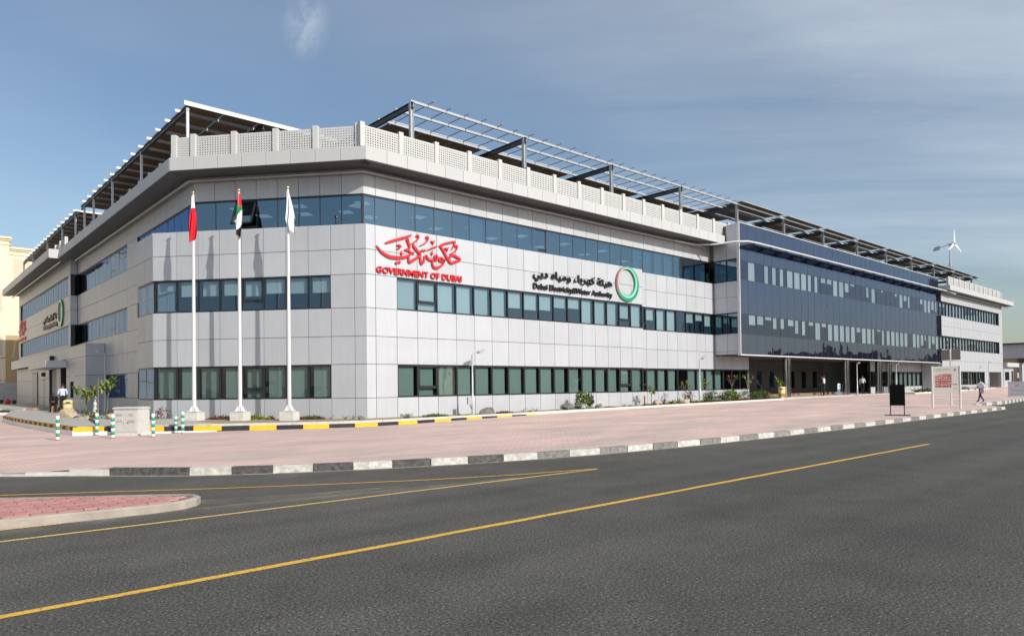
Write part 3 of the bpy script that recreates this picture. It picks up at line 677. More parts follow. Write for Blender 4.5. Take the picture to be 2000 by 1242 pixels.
# -- right facade, second bay
region(FR, rng(19.6, 33.4, 12), [.25, ZGS], -.63)
region(FR, T2, [ZGT, 3.98, ZS1], -.63, back=0.25); region(FR, rng(28.72, 33.4, 4), [ZGT, 3.72], -.63, back=0.25)
region(FR, T2, [ZT1, 7.79, ZS2], -.63, back=0.25)
# tops of the projecting spandrels
mb = MB()
for F, a, b, o0, o1 in ((FR, .0, 19.56, -.93, -.03), (FC, 0, 10.1, -.93, -.03), (FB, 7.8, 10.43, -1.6, -.03), (FR, 19.6, 28.66, -.95, -.66)): mb.fbox(F, 'fascia', a, b, ZS2-.03, ZS2-.005, o0, o1)
for F, a, b, o0, o1, z in ((FR, 0.02, 19.54, -.7, -.03, ZGT+.03), (FR, 0.02, 19.54, -.7, -.03, ZT1+.03), (FC, 0.02, 10.1, -.7, -.03, ZT1+.03), (FC, .02, 10.1, -.7, -.03, ZGT+.03)): mb.fbox(F, 'soffit', a, b, z-.02, z-.006, o0, o1)
mb.put('spandrel_cap', B)
# -- side of the glazed block that faces the camera
region(FS, [-1.37, -.40, .60], [3.76, 3.98, ZS1], 0); region(FS, [-1.37, -.40, .60], [ZT1, 7.79, ZS2], 0); region(FS, [-1.37, -.42, .60], [ZT2, 11.6], 0); region(FS, [-1.37, -.42], [11.6, 12.92], 0)
# -- left facade
TLl = [10.47] + rng(17.15, 33.88, 15)
region(FL, TLl, [.25, ZGS], 0)
region(FL, [17.15, 18.27, 19.38], [ZGS, ZGT], 0); region(FL, [24.96, 25.6], [ZGS, ZGT], 0, single=False)
region(FL, TLl, [ZGT, 3.98, ZS1], 0); region(FL, [17.15, 18.27, 19.38], [ZS1, ZT1], 0)
region(FL, TLl, [ZT1, 7.79, ZS2], 0, single=False); region(FL, [17.15, 18.27, 19.38], [ZS2, ZT2], 0, single=False)
region(FL, [7.2] + rng(8.2, 33.88, 23), [ZT2, 11.6], 0, single=False)
# far left block and ground-floor annexe
TK = rng(33.9, 60.8, 24)
region(FK, TK, [ZT1, 7.79, ZS2], 0, single=False); region(FK, TK, [ZT2, 11.6], 0, single=False); region(FK, TK, [4.82, ZS1], 0, single=False)
for zs in ([ZS1, ZT1], [ZS2, ZT2]): region(FK, [33.9, 34.6], zs, 0, single=False); region(FK, [59.7, 60.8], zs, 0, single=False)
region(Frame((-5.33, 33.9), (1, 0), (0, -1)), [0, .46], [ZT1, 7.79, ZS2], 0, single=False); region(Frame((-5.33, 33.9), (1, 0), (0, -1)), [0, .46], [ZT2, 11.6], 0, single=False)
region(Frame((-5.33, 60.8), (1, 0), (0, 1)), [0, 6], [.4, 11.6], 0, single=False)
TA = rng(25.1, 44.9, 17)
FA2 = Frame((-5.98, 25.1), (1, 0), (0, -1))
region(FA2, [0.0, 1.1], [.25, 1.27, 2.75, 3.98, 4.82], 0, back=.2)
# annexe front with openings left for the entrance and a window
region(FA, rng(25.12, 28.9, 3), [.25, 1.27, 2.75, 3.98, 4.80], 0, single=False); region(FA, [28.9, 30.2], [.25, 1.27], 0, single=False); region(FA, [28.9, 30.2], [2.38, 3.98, 4.80], 0, single=False)
region(FA, [30.2, 31.6], [.25, 1.27, 2.75, 3.98, 4.80], 0, single=False); region(FA, rng(31.6, 60.8, 26), [3.98, 4.80], 0, single=False)
region(FA, [33.8, 35.4], [.25, 1.27, 2.75, 3.98], 0, single=False); region(FA, [38.6, 40.2], [.25, 1.27, 2.75, 3.98], 0, single=False)
FA3 = Frame((-5.5, 0), (0, 1), (-1, 0))
region(FA3, rng(40.2, 60.8, 19), [.25, 1.27, 2.75, 3.98], 0, single=False)
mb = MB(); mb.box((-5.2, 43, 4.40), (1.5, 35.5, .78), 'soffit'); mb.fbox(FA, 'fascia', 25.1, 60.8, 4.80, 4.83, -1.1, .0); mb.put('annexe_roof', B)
for a, b, z1, m in ((41.9, 40.3, 2.8, 'interior_dark'), (44.6, 42.8, 2.8, 'interior_dark'), (50.5, 47.4, 3.45, 'interior_dark')):
    d = fbox(FA3, 'door', 'frame_dark', b, a, .5, z1, .01, .05, B)
    fbox(FA3, 'door_leaf', 'shutter', b+.12, (a+b)/2-.03, .55, z1-.12, .05, .08, d); fbox(FA3, 'door_leaf', 'shutter', (a+b)/2+.03, a-.12, .55, z1-.12, .05, .08, d)
d = fbox(FA, 'roller_shutter', 'shutter', 35.45, 38.55, .45, 3.4, -.25, -.2, B)
for k in range(14): fbox(FA, 'shutter_slat', 'grey_block', 35.5, 38.5, .5+k*.2, .66+k*.2, -.2, -.175, d)
fbox(FA, 'entrance_opening', 'interior_dark', 31.65, 33.75, .45, 3.4, -.6, -.5, B)
fbox(FA, 'window', 'glass_blue', 28.95, 30.15, 1.3, 2.35, -.12, -.1, B)
mb = MB(); mb.fbox(FA, 'cladding', 31.2, 39.0, 3.42, 3.9, .02, 1.3); mb.put('entrance_canopy', B)
for t, z in ((36.4, 4.1), (43.6, 3.0), (41.0, 3.0)):
    mb = MB(); mb.fbox(FA if z > 4 else FA3, 'black_letter', t-.15, t+.15, z, z+.34, .02, .3); mb.put('wall_lamp', B)

# ---- window bands
def band(F, t0, t1, n, z0, z1, o, gl, blinds, sash=(), mw=.06, bmat='blind', single=True, ts=None, depth=.14, skip=(), fl=False):
    pr1, pn = (.004, .006) if fl else (.018, .045)
    ts = ts or rng(t0, t1, n); m = MB()
    m.fbox(F, 'frame_dark', ts[0], ts[-1], z0-.005, z0+.06, o-depth, o+.02); m.fbox(F, 'frame_dark', ts[0], ts[-1], z1-.07, z1+.005, o-depth, o+.02)
    for t in ts: m.fbox(F, 'frame_dark', t-mw/2, t+mw/2, z0+.06, z1-.07, o-depth, o+pr1)
    fr = m.put('window_band', B)
    mg = MB(); mbld = MB()
    for i, (a, b) in enumerate(zip(ts, ts[1:])):
        za, zb_ = z0+.06, z1-.07
        if i not in skip:
            if single: fbox(F, 'window_pane', gl, a+mw/2, b-mw/2, za, zb_, o-pn, o-pn+.012, fr)
            else: mg.fbox(F, gl, a+mw/2, b-mw/2, za, zb_, o-pn, o-pn+.012)
        if i in sash:
            zc = za+(zb_-za)*.28; q = MB()
            for r_ in ((a+mw/2, a+mw/2+.06, zc, zb_), (b-mw/2-.06, b-mw/2, zc, zb_), (a+mw/2, b-mw/2, zc, zc+.07), (a+mw/2, b-mw/2, zb_-.06, zb_), (a+mw/2, b-mw/2, zc-.06, zc)): q.fbox(F, 'frame_dark', *r_, o-.03, o+(.012 if not fl else .002))
            q.put('opening_sash', fr)
        dr = blinds[i % len(blinds)] if blinds else 0
        if dr:
            jw = random.uniform(.02, .07)
            arg = (bmat, a+mw/2+jw, b-mw/2-random.uniform(.04, .16), zb_-(zb_-za)*dr, zb_, o-.15, o-.14)
            if single: fbox(F, 'blind', *arg, fr)
            else: mbld.fbox(F, *arg)
    if mg.v: mg.put('window_panes', fr, kind='stuff')
    if mbld.v: mbld.put('blinds', fr, kind='stuff')
    return fr
band(FR, 1.60, 19.53, 16, ZGS, ZGT, -.06, 'glass_green', [1]*16, sash=(1, 14), mw=.10)
band(FR, 1.60, 19.53, 16, ZS1, ZT1, -.06, 'glass_clear', [1, 1, 1, 1, 1, 1, .62, .64, .6, .45, .42, 1, 1, 1, .7, 1], sash=(1, 14))
bl2 = [0]*25; bl2[6] = .92; bl2[18] = 1; bl2[19] = 1; bl2[20] = 1; bl2[21] = 1
band(FR, 0, 0, 0, ZS2-.12, ZT2, -.96, 'glass_blue', bl2, sash=(10,), ts=[.42] + rng(1.05, 28.6, 25), mw=.04, fl=True)
band(FR, 19.64, 33.3, 12, ZGS, ZGT, -.70, 'glass_green', [1, 1, 1, 1, .0, 1, 1, 1, 1, 0, 0, 0], sash=(0,), mw=.10)
band(FR, 19.64, 28.6, 8, ZS1, ZT1, -.70, 'glass_clear', [0, .55, 1, 1, 0, .5, .35, .6], sash=(0,))
band(FC, 1.64, 10.05, 8, ZGS, ZGT, -.06, 'glass_green', [1, 1, 1, 1, 1, 1, 1, 1], sash=(3,), mw=.09)
band(FC, 1.64, 10.05, 8, ZS1, ZT1, -.06, 'glass_clear', [.5, .5, .48, .55, .5, .5, .5, .3], sash=(3,))
band(FC, .45, 8.62, 8, ZS2-.12, ZT2, -.96, 'glass_blue', [0], mw=.04, skip=(5,), fl=True)
band(FB, 7.85, 10.4, 2, ZGS, ZGT, -.06, 'glass_left', [1], fl=True); band(FB, 7.85, 10.4, 2, ZS1, ZT1, -.06, 'glass_left', [0], fl=True)
band(FL, 7.25, 17.1, 9, ZS2-.1, ZT2, -.08, 'glass_left', [0], mw=.03, fl=True)
for za, zb_, g in ((ZS1, ZT1, 'glass_left'), (ZS2, ZT2, 'glass_left')): band(FL, 19.4, 33.85, 13, za, zb_, -.08, g, [0], sash=(3,), mw=.03, fl=True)
band(FL, 19.4, 24.95, 5, ZGS, ZGT, -.08, 'glass_left', [0], sash=(2,), mw=.03, fl=True)
band(FL, 10.5, 17.1, 5, ZS1, ZT1, -.08, 'glass_left', [0], fl=True); band(FL, 10.5, 17.1, 5, ZGS, ZGT, -.08, 'glass_left', [0], fl=True)
for za, zb_ in ((ZS1, ZT1), (ZS2, ZT2)): band(FK, 34.6, 59.7, 22, za, zb_, -.08, 'glass_left', [0], sash=(4, 12), mw=.03, single=False, fl=True)
# open top-hung sash on the corner
ts_ = rng(.45, 8.62, 8); a, b = ts_[5], ts_[6]; zt_ = ZT2-.08; hh = 1.25
m = MB(); wdt = b-a-.02
for x0, x1, y0, y1 in ((-wdt/2, -wdt/2+.07, -hh, 0), (wdt/2-.07, wdt/2, -hh, 0), (-wdt/2, wdt/2, -.08, 0), (-wdt/2, wdt/2, -hh, -hh+.08)): m.box(((x0+x1)/2, 0, (y0+y1)/2), (x1-x0, .05, y1-y0), 'frame_dark')
M = Matrix.Translation(FC.pt((a+b)/2, zt_, -.93)) @ Matrix.Rotation(FC.a, 4, 'Z') @ Matrix.Rotation(R(24), 4, 'X')
sash = m.put('opened_sash', B, M)
box('window_pane', 'glass_blue', (0, 0, 0), (1, 1, 1), 0, sash).matrix_basis = M @ Matrix.Translation((0, 0, -hh/2)) @ Matrix.Diagonal((wdt-.14, .012, hh-.16, 1))
fbox(FC, 'window_pane', 'glass_blue', a+.03, b-.03, ZS2, ZS2+.28, -1.0, -.99, B); fbox(FC, 'transom', 'frame_dark', a+.03, b-.03, ZS2+.28, ZS2+.34, -1.0, -.93, B)

# ---- glazed block (curtain wall)
NX = 36; TX = rng(28.70, 70.26, NX); ZX = [3.76, 5.14, 6.62, 7.79, 8.97, 10.37, 11.52, 12.92]
m = MB()
for t in TX: m.fbox(FX, 'steel_dark', t-.014, t+.014, ZX[0], ZX[-1], -.10, .003)
for z in ZX: m.fbox(FX, 'steel_dark', TX[0], TX[-1], z-.015, z+.015, -.10, .002)
cw = m.put('curtain_wall', B)
f1 = [0, .5, .45, .15, .6, .55, .35, .75, .8, .2, 1, .2, 1, 1, 1, 1, 1, .3, 1, 1, 1, .1, 1, 1, 1, 1, 1, 1, 0, 1, 1, .8, .4, 1, .6, 1]
f2 = [0, 1, 0, 1, 1, 1, 1, 1, 1, 1, 1, .3, .3, 1, 1, .6, .1, 0, 0, .7, 1, 0, .1, 0, 0, .2, 1, .4, .9, 0, 0, .4, 1, 1, .7, .8]
cnt = 0; mglr = MB()
for j, (z0, z1) in enumerate(zip(ZX, ZX[1:])):
    win = j in (1, 4)
    for i, (a, b) in enumerate(zip(TX, TX[1:])):
        fbox(FX, 'glass_panel', 'glass_tower' if win else 'spandrel_glass', a+.016, b-.016, z0+.014, z1-.014, -.016, -.004, cw)
        if win:
            dr = (f1 if j == 1 else f2)[i]
            if dr:
                w = b-a; full = dr >= .5 and random.random() < .8
                fbox(FX, 'blind', 'blind', a+.05*w, b-random.choice((.08, .10, .12, .15, .4))*w, z1-.06-(z1-z0-.12)*dr, z1-.05, -.10, -.09, cw)
m = MB(); m.fbox(FX, 'white_metal', 28.62, 70.3, 3.68, 3.755, -.2, .05); m.fbox(FX, 'white_metal', 28.62, 28.69, 3.76, 12.95, -.15, .05); m.fbox(FX, 'white_metal', 28.62, 70.3, 12.94, 12.99, -.2, .05)
m.put('edge_trim', cw)
m = MB(); m.tube([(24.0, .62, 11.40), (26.4, .5, 11.40), (27.4, -.3, 11.42), (28.0, -1.5, 11.5), (28.7, -2.1, 11.52), (30.0, -2.2, 11.52), (50, -2.2, 11.52), (68, -2.2, 11.52), (71.5, -2.3, 11.45), (73, -2.3, 11.4)], .065, 'white_metal', 8)
br = m.put('sunshade_rail', cw)
for k in range(18):
    x = 29.6 + k*2.35; m = MB(); m.add([(x, -1.42, 11.18), (x, -1.42, 11.5), (x, -2.15, 11.52), (x, -2.15, 11.42), (x+.04, -1.42, 11.18), (x+.04, -1.42, 11.5), (x+.04, -2.15, 11.52), (x+.04, -2.15, 11.42)], [(0, 1, 2, 3), (7, 6, 5, 4), (0, 3, 7, 4), (1, 5, 6, 2), (3, 2, 6, 7), (0, 4, 5, 1)], 'steel_dark'); m.put('bracket', br)
    fbox(FX, 'sunshade_glass', 'glass_blue', x+.08, x+2.3, 11.38, 11.40, .03, .70, br)
# glazed return on the block's left side
for za, zb_, bb in ((ZS1, ZT1, [0]), (ZS2, ZT2, [0])): band(FS, -1.36, .58, 2, za, zb_, -.03, 'glass_blue', bb, mw=.05)
# soffit, columns, entrance hall front
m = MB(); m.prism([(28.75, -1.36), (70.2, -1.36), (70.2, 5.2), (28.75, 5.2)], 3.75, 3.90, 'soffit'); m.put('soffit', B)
region(FG, rng(33.5, 56, 19), [.55, 1.22, 2.85, 3.75], 0, single=False, mat='entrance_panel_shade')
for k, x in enumerate((43.0, 45.2, 49.2, 51.6, 54.0)):
    fbox(FG, 'window', 'glass_blue', x-.45, x+.45, 1.22, 2.8, .005, .03, B)
fbox(FG, 'entrance_door', 'interior_dark', 35.6, 40.4, .56, 3.0, .005, .04, B)
region(Frame((70.31, 0), (0, 1), (-1, 0)), [-1.64, -.6, .38], [.45, 1.27, 2.75, 3.74], 0, single=False)
region(Frame((33.4, 0), (0, 1), (1, 0)), rng(.63, 5, 4), [.45, 1.27, 2.75, 3.72], 0, single=False)
region(FG2, rng(56, 70.3, 12), [.5, 1.22], 0, single=False); region(FG2, rng(56, 70.3, 12), [2.75, 3.75], 0, single=False)
band(FG2, 56.05, 70.2, 11, 1.22, 2.75, -.06, 'glass_green', [0, 0, 0, 1, 0, 1, 1, 1, 1, 1, 1], mw=.09)
for x, y, r_ in ((37.15, -.5, .30), (48.0, -.55, .30), (55.4, -.55, .30), (59.2, -.1, .30)):
    m = MB(); m.tube([(x, y, .4), (x, y, 3.78)], r_, 'chrome', 28); co = m.put('column', B)
    for z in (1.3, 2.6): q = MB(); q.tube([(x, y, z-.012), (x, y, z+.012)], r_+.006, 'steel_dark', 28); q.put('joint_ring', co)
m = MB(); m.prism([(33.3, -.9), (58, -1.0), (70.2, -.6), (70.2, 5), (33.3, 5)], .3, .60, 'concrete'); m.put('entrance_floor', B)
m = MB(); m.prism([(38.5, 2.2), (54, 2.2), (54, 5), (38.5, 5)], .6, .78, 'brown_tile'); m.put('entrance_step', B)

# ---- right-hand wing
TW = rng(70.32, 94.6, 22)
for zs in ([2.80, 3.98, ZS1], [ZT1, 7.79, ZS2], [ZT2, 11.6]): region(FW, TW, zs, 0, single=False)
region(FW, rng(70.32, 87.8, 16), [.45, ZGS], 0, single=False); region(FW, [86.2, 87.8], [ZGS, 2.8], 0, single=False)
for zs in ([ZS1, ZT1], [ZS2, ZT2]): region(FW, [93.1, 94.6], zs, 0, single=False)
rb = lambda n: [random.choice((1, 1, 1, .3, 0, .7)) for _ in range(n)]
band(FW, 70.34, 93.1, 20, ZS1, ZT1, -.22, 'glass_tower', rb(20), mw=.05, single=False); band(FW, 70.34, 93.1, 20, ZS2, ZT2, -.22, 'glass_tower', rb(20), mw=.05, single=False)
band(FW, 70.34, 86.2, 14, ZGS, 2.8, -.06, 'glass_green', [1, 0, 1], mw=.08, single=False)
m = MB(); m.fbox(FW, 'interior', 88.0, 94.5, .5, 3.9, -3.0, -2.8); m.fbox(FW, 'cladding', 93.7, 94.6, .5, 2.8, -.3, 0); m.put('gateway', B)
REST.put('cladding_panels', B, kind='stuff')

# ---- floors, interior and roof
SL = [(.5, 1.02), (28.78, 1.02), (28.78, -1.22), (94.3, -1.22), (94.3, 20), (9, 20), (9, 60.5), (-4.6, 60.5), (-4.6, 7.35)]
SLG = [(.5, 1.02), (33.2, 1.02), (33.2, 20), (9, 20), (9, 60.5), (-4.6, 60.5), (-4.6, 7.35)]
m = MB(); m.prism(SL, 3.95, 5.05, 'interior'); m.prism(SL, 6.85, 8.70, 'interior'); m.prism(SL, 10.6, 11.7, 'interior'); m.prism(SLG, .2, .62, 'interior'); m.prism(SLG, 2.95, 3.94, 'interior')
m.prism([(70.4, -1.2), (87.5, -1.2), (87.5, 10), (70.4, 10)], .2, .62, 'interior')
m.prism([(3.2, 6.6), (28.8, 6.6), (28.8, 5.2), (94, 5.2), (94, 20), (9, 20), (9, 60), (1.5, 60), (1.5, 9.4)], .3, 11.9, 'interior')
m.put('floors', B)
for F, a, b, n, o in ((FR, 1.5, 27, 7, -3.4), (FR, 3.2, 28, 6, -5.0), (FC, 1.2, 7.6, 2, -2.9), (FC, 2.6, 7, 2, -4.4)):
    for t in rng(a, b, n): fbox(F, 'ceiling_light', 'ceiling_lamp', t-.3, t+.3, 10.575, 10.595, o-.3, o+.3, B)
m = MB()
m.prism([(-.17, -.35), (28.6, -.35), (28.6, 22), (10, 22), (10, 60.9), (-6.65, 60.9), (-6.65, 33.6), (-6.05, 33.6), (-6.05, 6.68)], 11.60, 12.13, 'soffit')
m.prism([(28.72, -1.36), (70.2, -1.36), (70.2, 20), (28.72, 20)], 11.72, 12.86, 'soffit')
m.prism([(70.34, -2.55), (96.3, -2.55), (96.3, 20), (70.34, 20)], 11.61, 12.11, 'soffit')
roof = m.put('roof', B)
def fascia(F, a, b, n, o, z0=11.58, z1=12.16):
    for t0, t1 in zip(rng(a, b, n), rng(a, b, n)[1:]): fbox(F, 'fascia_panel', 'fascia', t0+.008, t1-.008, z0, z1, o-.05, o, roof)
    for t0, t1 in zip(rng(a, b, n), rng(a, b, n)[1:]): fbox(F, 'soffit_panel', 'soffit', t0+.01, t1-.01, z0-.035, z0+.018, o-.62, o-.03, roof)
FE = Frame((0, 0), (1, 0), (0, -1))
fascia(FE, -.19, 28.62, 27, .4)
fascia(FC, -.19+.0, 9.0, 8, .4)
FLe = Frame((-6.10, 0), (0, 1), (-1, 0)); fascia(FLe, 6.7, 33.5, 22, 0)
FKe = Frame((-6.72, 0), (0, 1), (-1, 0)); fascia(FKe, 33.6, 60.9, 22, 0)
fbox(Frame((0, 33.55), (1, 0), (0, -1)), 'fascia_panel', 'fascia', -6.74, -6.08, 11.5, 12.16, 0, .05, roof)
fascia(Frame((0, -2.6), (1, 0), (0, -1)), 70.2, 96.4, 22, 0, 11.60, 12.14)
fbox(Frame((70.2, 0), (0, 1), (-1, 0)), 'fascia_panel', 'fascia', -2.6, -1.45, 11.60, 12.14, 0, .05, roof)
b_ = FC.pt(8.75, 11.40, -.66)
for P_ in ([(27.5, .66, 11.40), (.30, .66, 11.40), b_, (-5.15, 33, 11.40)], [(-5.9, 34.2, 11.4), (-5.9, 60.8, 11.4)], [(70.4, -2.0, 11.42), (96, -2.0, 11.42)]):
    m = MB(); m.tube(P_, .06, 'steel_light', 8); m.put('gutter_pipe', roof)

# ---- perforated parapet
def lattice(w, h, nx, nz):
    m = MB(); bw = w/nx*.50; bh = h/nz*.50
    for i in range(nx+1):
        x = -w/2 + w*i/nx; ww = bw*(1.6 if i in (0, nx) else 1); m.box((x, 0, 0), (ww, .05, h), 'grc')
    for j in range(nz+1):
        z = -h/2 + h*j/nz; hh2 = bh*(1.6 if j in (0, nz) else 1); m.box((0, 0, z), (w, .044, hh2), 'grc')
    return m.mesh('lattice')
LAT = lattice(1.74, .86, 14, 8)
def parapet(F, ts, o, z0=12.14, z1=13.24, lat=LAT, w=1.72, posts=True):
    par = fbox(F, 'parapet', 'grc', ts[0], ts[-1], z0, z0+.06, o-.06, o+.06, B)
    for t in ts: fbox(F, 'parapet_post', 'grc', t-.115, t+.115, z0+.03, z1, o-.12, o+.10, par)
    for a, b in zip(ts, ts[1:]):
        sx = (b-a-.26)/w
        put('perforated_panel', lat, Matrix.Translation(F.pt((a+b)/2, z0+.52, o)) @ Matrix.Rotation(F.a, 4, 'Z') @ Matrix.Diagonal((sx, 1, 1, 1)), par)
parapet(FR, [-.24+1.977*k for k in range(16)], .15)
parapet(FC, [.22, 2.18, 4.05, 6.02, 7.98, 8.92], .15)
parapet(Frame((-5.15, 0), (0, 1), (-1, 0)), [7.4+1.98*k for k in range(13)], 0)
parapet(Frame((-5.6, 0), (0, 1), (-1, 0)), [33.9+2.0*k for k in range(13)], 0)
parapet(Frame((0, -2.3), (1, 0), (0, -1)), [70.5+1.9*k for k in range(12)], 0, z1=13.0)
STROKES = [[(0.5,7.97,0.026),(0.61,7.86,0.065),(0.76,7.72,0.104),(0.97,7.62,0.13),(1.21,7.55,0.143),(1.48,7.55,0.143),(1.77,7.58,0.13),(2.05,7.65,0.117),(2.24,7.75,0.091),(2.32,7.84,0.078),(2.26,7.91,0.091),(2.14,7.96,0.104),(2.0,7.96,0.073),(2.04,8.0,0.031)],[(2.07,8.39,0.052),(2.15,8.43,0.125),(2.19,8.29,0.117),(2.24,8.16,0.104),(2.22,8.04,0.091),(2.08,7.98,0.091)],[(0.96,8.14,0.047),(1.19,8.23,0.094),(1.67,8.41,0.099),(2.11,8.57,0.099),(2.35,8.69,0.057)],[(1.56,8.12,0.039),(1.7,8.12,0.091),(1.77,8.07,0.065),(1.67,7.99,0.057),(1.55,7.95,0.031)],[(1.85,7.91,0.026),(1.79,7.8,0.065),(1.83,7.73,0.065),(1.9,7.79,0.021)],[(2.42,8.23,0.078),(2.46,8.21,0.125),(2.54,8.11,0.117),(2.67,8.0,0.117),(2.81,7.87,0.104),(2.82,7.8,0.091),(2.66,7.69,0.104),(2.44,7.54,0.117),(2.24,7.43,0.117),(2.19,7.49,0.091),(2.19,7.63,0.078),(2.22,7.73,0.057)],[(2.63,8.64,0.057),(2.66,8.7,0.088),(2.73,8.69,0.088),(2.73,8.6,0.088),(2.65,8.49,0.062),(2.5,8.37,0.047),(2.29,8.25,0.016)],[(3.16,8.64,0.052),(3.2,8.71,0.088),(3.27,8.7,0.088),(3.26,8.6,0.083),(3.18,8.48,0.062),(3.02,8.35,0.042),(2.8,8.25,0.016)],[(4.85,8.45,0.057),(4.89,8.51,0.088),(4.97,8.5,0.088),(4.96,8.39,0.083),(4.86,8.25,0.062),(4.71,8.15,0.042),(4.52,8.06,0.016)],[(2.82,7.87,0.078),(2.82,7.68,0.091),(2.85,7.54,0.104),(2.9,7.43,0.117),(3.01,7.51,0.091),(3.04,7.66,0.078),(3.09,7.79,0.078),(3.18,7.84,0.078),(3.21,7.75,0.091),(3.31,7.67,0.099),(3.47,7.65,0.099),(3.62,7.73,0.091),(3.65,7.85,0.091),(3.74,7.9,0.104),(3.8,7.79,0.104),(3.71,7.68,0.091),(3.59,7.72,0.065)],[(3.54,7.67,0.065),(3.51,7.52,0.091),(3.56,7.38,0.104),(3.7,7.31,0.117),(3.91,7.38,0.104),(4.09,7.51,0.091),(4.19,7.67,0.091),(4.11,7.79,0.091),(3.98,7.82,0.091),(3.91,7.71,0.091),(4.03,7.66,0.091),(4.24,7.72,0.078)],[(3.94,8.41,0.078),(3.98,8.38,0.109),(4.07,8.28,0.109),(4.22,8.09,0.109),(4.37,7.86,0.109),(4.52,7.7,0.117),(4.62,7.61,0.065)],[(3.97,8.4,0.078),(4.19,8.51,0.091),(4.5,8.61,0.083),(4.81,8.69,0.078),(4.78,8.53,0.065),(4.7,8.37,0.047),(4.62,8.26,0.016)],[(4.62,7.63,0.104),(4.86,7.73,0.109),(5.17,7.86,0.083),(4.95,7.98,0.104),(4.74,8.03,0.104),(4.58,7.98,0.091),(4.52,7.9,0.078),(4.53,7.8,0.057)],[(3.2,8.08,0.016),(3.42,8.19,0.062),(3.65,8.29,0.062),(3.85,8.38,0.021)],[(3.44,8.54,0.052),(3.55,8.5,0.094),(3.67,8.58,0.031)],[(3.55,8.51,0.088),(3.57,8.4,0.052)],[(4.24,8.31,0.052),(4.36,8.29,0.094),(4.49,8.37,0.031)],[(4.37,8.3,0.088),(4.4,8.18,0.052)],[(3.55,8.1,0.026),(3.47,8.0,0.065),(3.5,7.93,0.065),(3.56,7.97,0.021)],[(2.36,7.86,0.013),(2.43,7.87,0.13),(2.5,7.88,0.013)],[(2.84,8.01,0.013),(2.92,8.03,0.125),(2.99,8.04,0.013)],[(3.0,8.05,0.013),(3.07,8.06,0.12),(3.14,8.07,0.013)],[(1.46,7.31,0.013),(1.54,7.32,0.143),(1.62,7.32,0.013)],[(1.62,7.35,0.013),(1.69,7.36,0.143),(1.76,7.37,0.013)]]
# ================================================================ ROOF PERGOLAS WITH SOLAR PANELS
pv_mesh = {}
def pv_panel(w, d):
    k = (round(w, 2), round(d, 2))
    if k not in pv_mesh:
        m = MB(); m.box((0, 0, 0), (w, d, .035), 'pv_back'); m.box((0, 0, .022), (w-.04, d-.04, .012), 'pv_front')
        for s in (-1, 1): m.box((0, s*(d/2-.01), .004), (w+.006, .024, .05), 'steel_light'); m.box((s*(w/2-.01), 0, .004), (.024, d+.006, .05), 'steel_light')
        pv_mesh[k] = m.mesh('solar_panel')
    return pv_mesh[k]
PG = root('roof_pergola', (2.65, .3, 12.1), label='long steel pergola with open rafters and solar panels above the right-hand facade', cat='pergola')
px_ = [2.65+7.2*k for k in range(13)]
for i, x in enumerate(px_):
    m = MB(); m.box((x, .3, 13.55), (.16, .03, 2.9), 'steel_light'); m.box((x-.08, .3, 13.55), (.02, .16, 2.9), 'steel_light'); m.box((x+.08, .3, 13.55), (.02, .16, 2.9), 'steel_light'); m.put('post', PG)
    m = MB(); m.box((x, 4.6, 14.86), (.03, 8.9, .24), 'steel_dark'); m.box((x, 4.6, 14.98), (.16, 8.9, .025), 'steel_dark'); m.box((x, 4.6, 14.74), (.16, 8.9, .025), 'steel_dark'); m.put('cross_beam', PG)
    m = MB(); m.box((x, 8.6, 13.45), (.16, .16, 2.6), 'steel_grey'); m.put('post', PG)
for y in (.3, 1.6, 3.2, 5.0, 7.0, 8.8):
    m = MB(); m.box((48.3, y-.04, 15.055), (91.4, .02, .11), 'steel_light'); m.box((48.3, y, 15.105), (91.4, .09, .015), 'steel_light'); m.box((48.3, y, 15.0), (91.4, .09, .015), 'steel_light'); m.put('purlin', PG)
k = 0; x = 3.6
while x < 33.5:
    m = MB(); m.box((x, 1.75, 15.135), (.036, 3.7 if k % 3 else 3.9, .036), 'steel_grey'); m.put('rafter', PG); x += 1.09; k += 1
for i in range(4):
    for c in range(3):
        for r_ in range(3):
            put('solar_panel', pv_panel(2.05, 1.75), Matrix.Translation((3.6+7.2*i+1.0+2.08*c, 4.25+1.8*r_, 15.25)), PG)
for i in range(4, 13):
    for c in range(3):
        for r_ in range(5):
            xx = 2.65+7.2*i+1.3+2.15*c
            if xx > 92.5: continue
            if r_ == 2 and (c+i) % 3 == 0: continue
            put('solar_panel', pv_panel(2.12, 1.62), Matrix.Translation((xx, .75+1.72*r_, 15.25)) @ Matrix.Rotation(R(1.5), 4, 'X'), PG)
PL_ = root('roof_pergola', (-5.1, 7.3, 12.1), label='dark steel pergola roofed with solar panels above the shaded left facade', cat='pergola')
LY = [7.36, 15.27, 21.86, 27.12, 30.06, 33.19, 38.4, 45.3, 53.45, 59.2]
for y in LY:
    m = MB(); m.box((-5.1, y, 13.5), (.11, .11, 2.8), 'white_metal'); m.put('post', PL_); m = MB(); m.box((1.2, y+.02, 13.5), (.12, .12, 2.8), 'steel_grey'); m.put('post', PL_)
for x in (-5.1, -1.5, 1.2):
    for a, b, z in ((7.3, 31.0, 14.86), (32.4, 59.4, 14.83)):
        m = MB(); m.box((x, (a+b)/2, z), (.03, b-a, .22), 'steel_dark'); m.box((x, (a+b)/2, z+.11), (.14, b-a, .02), 'steel_dark'); m.box((x, (a+b)/2, z-.11), (.14, b-a, .02), 'steel_dark'); m.put('main_beam', PL_)
m = MB(); m.box((-1.4, 7.2, 15.05), (7.8, .06, .2), 'white_metal'); m.put('edge_beam', PL_)
y = 8.4
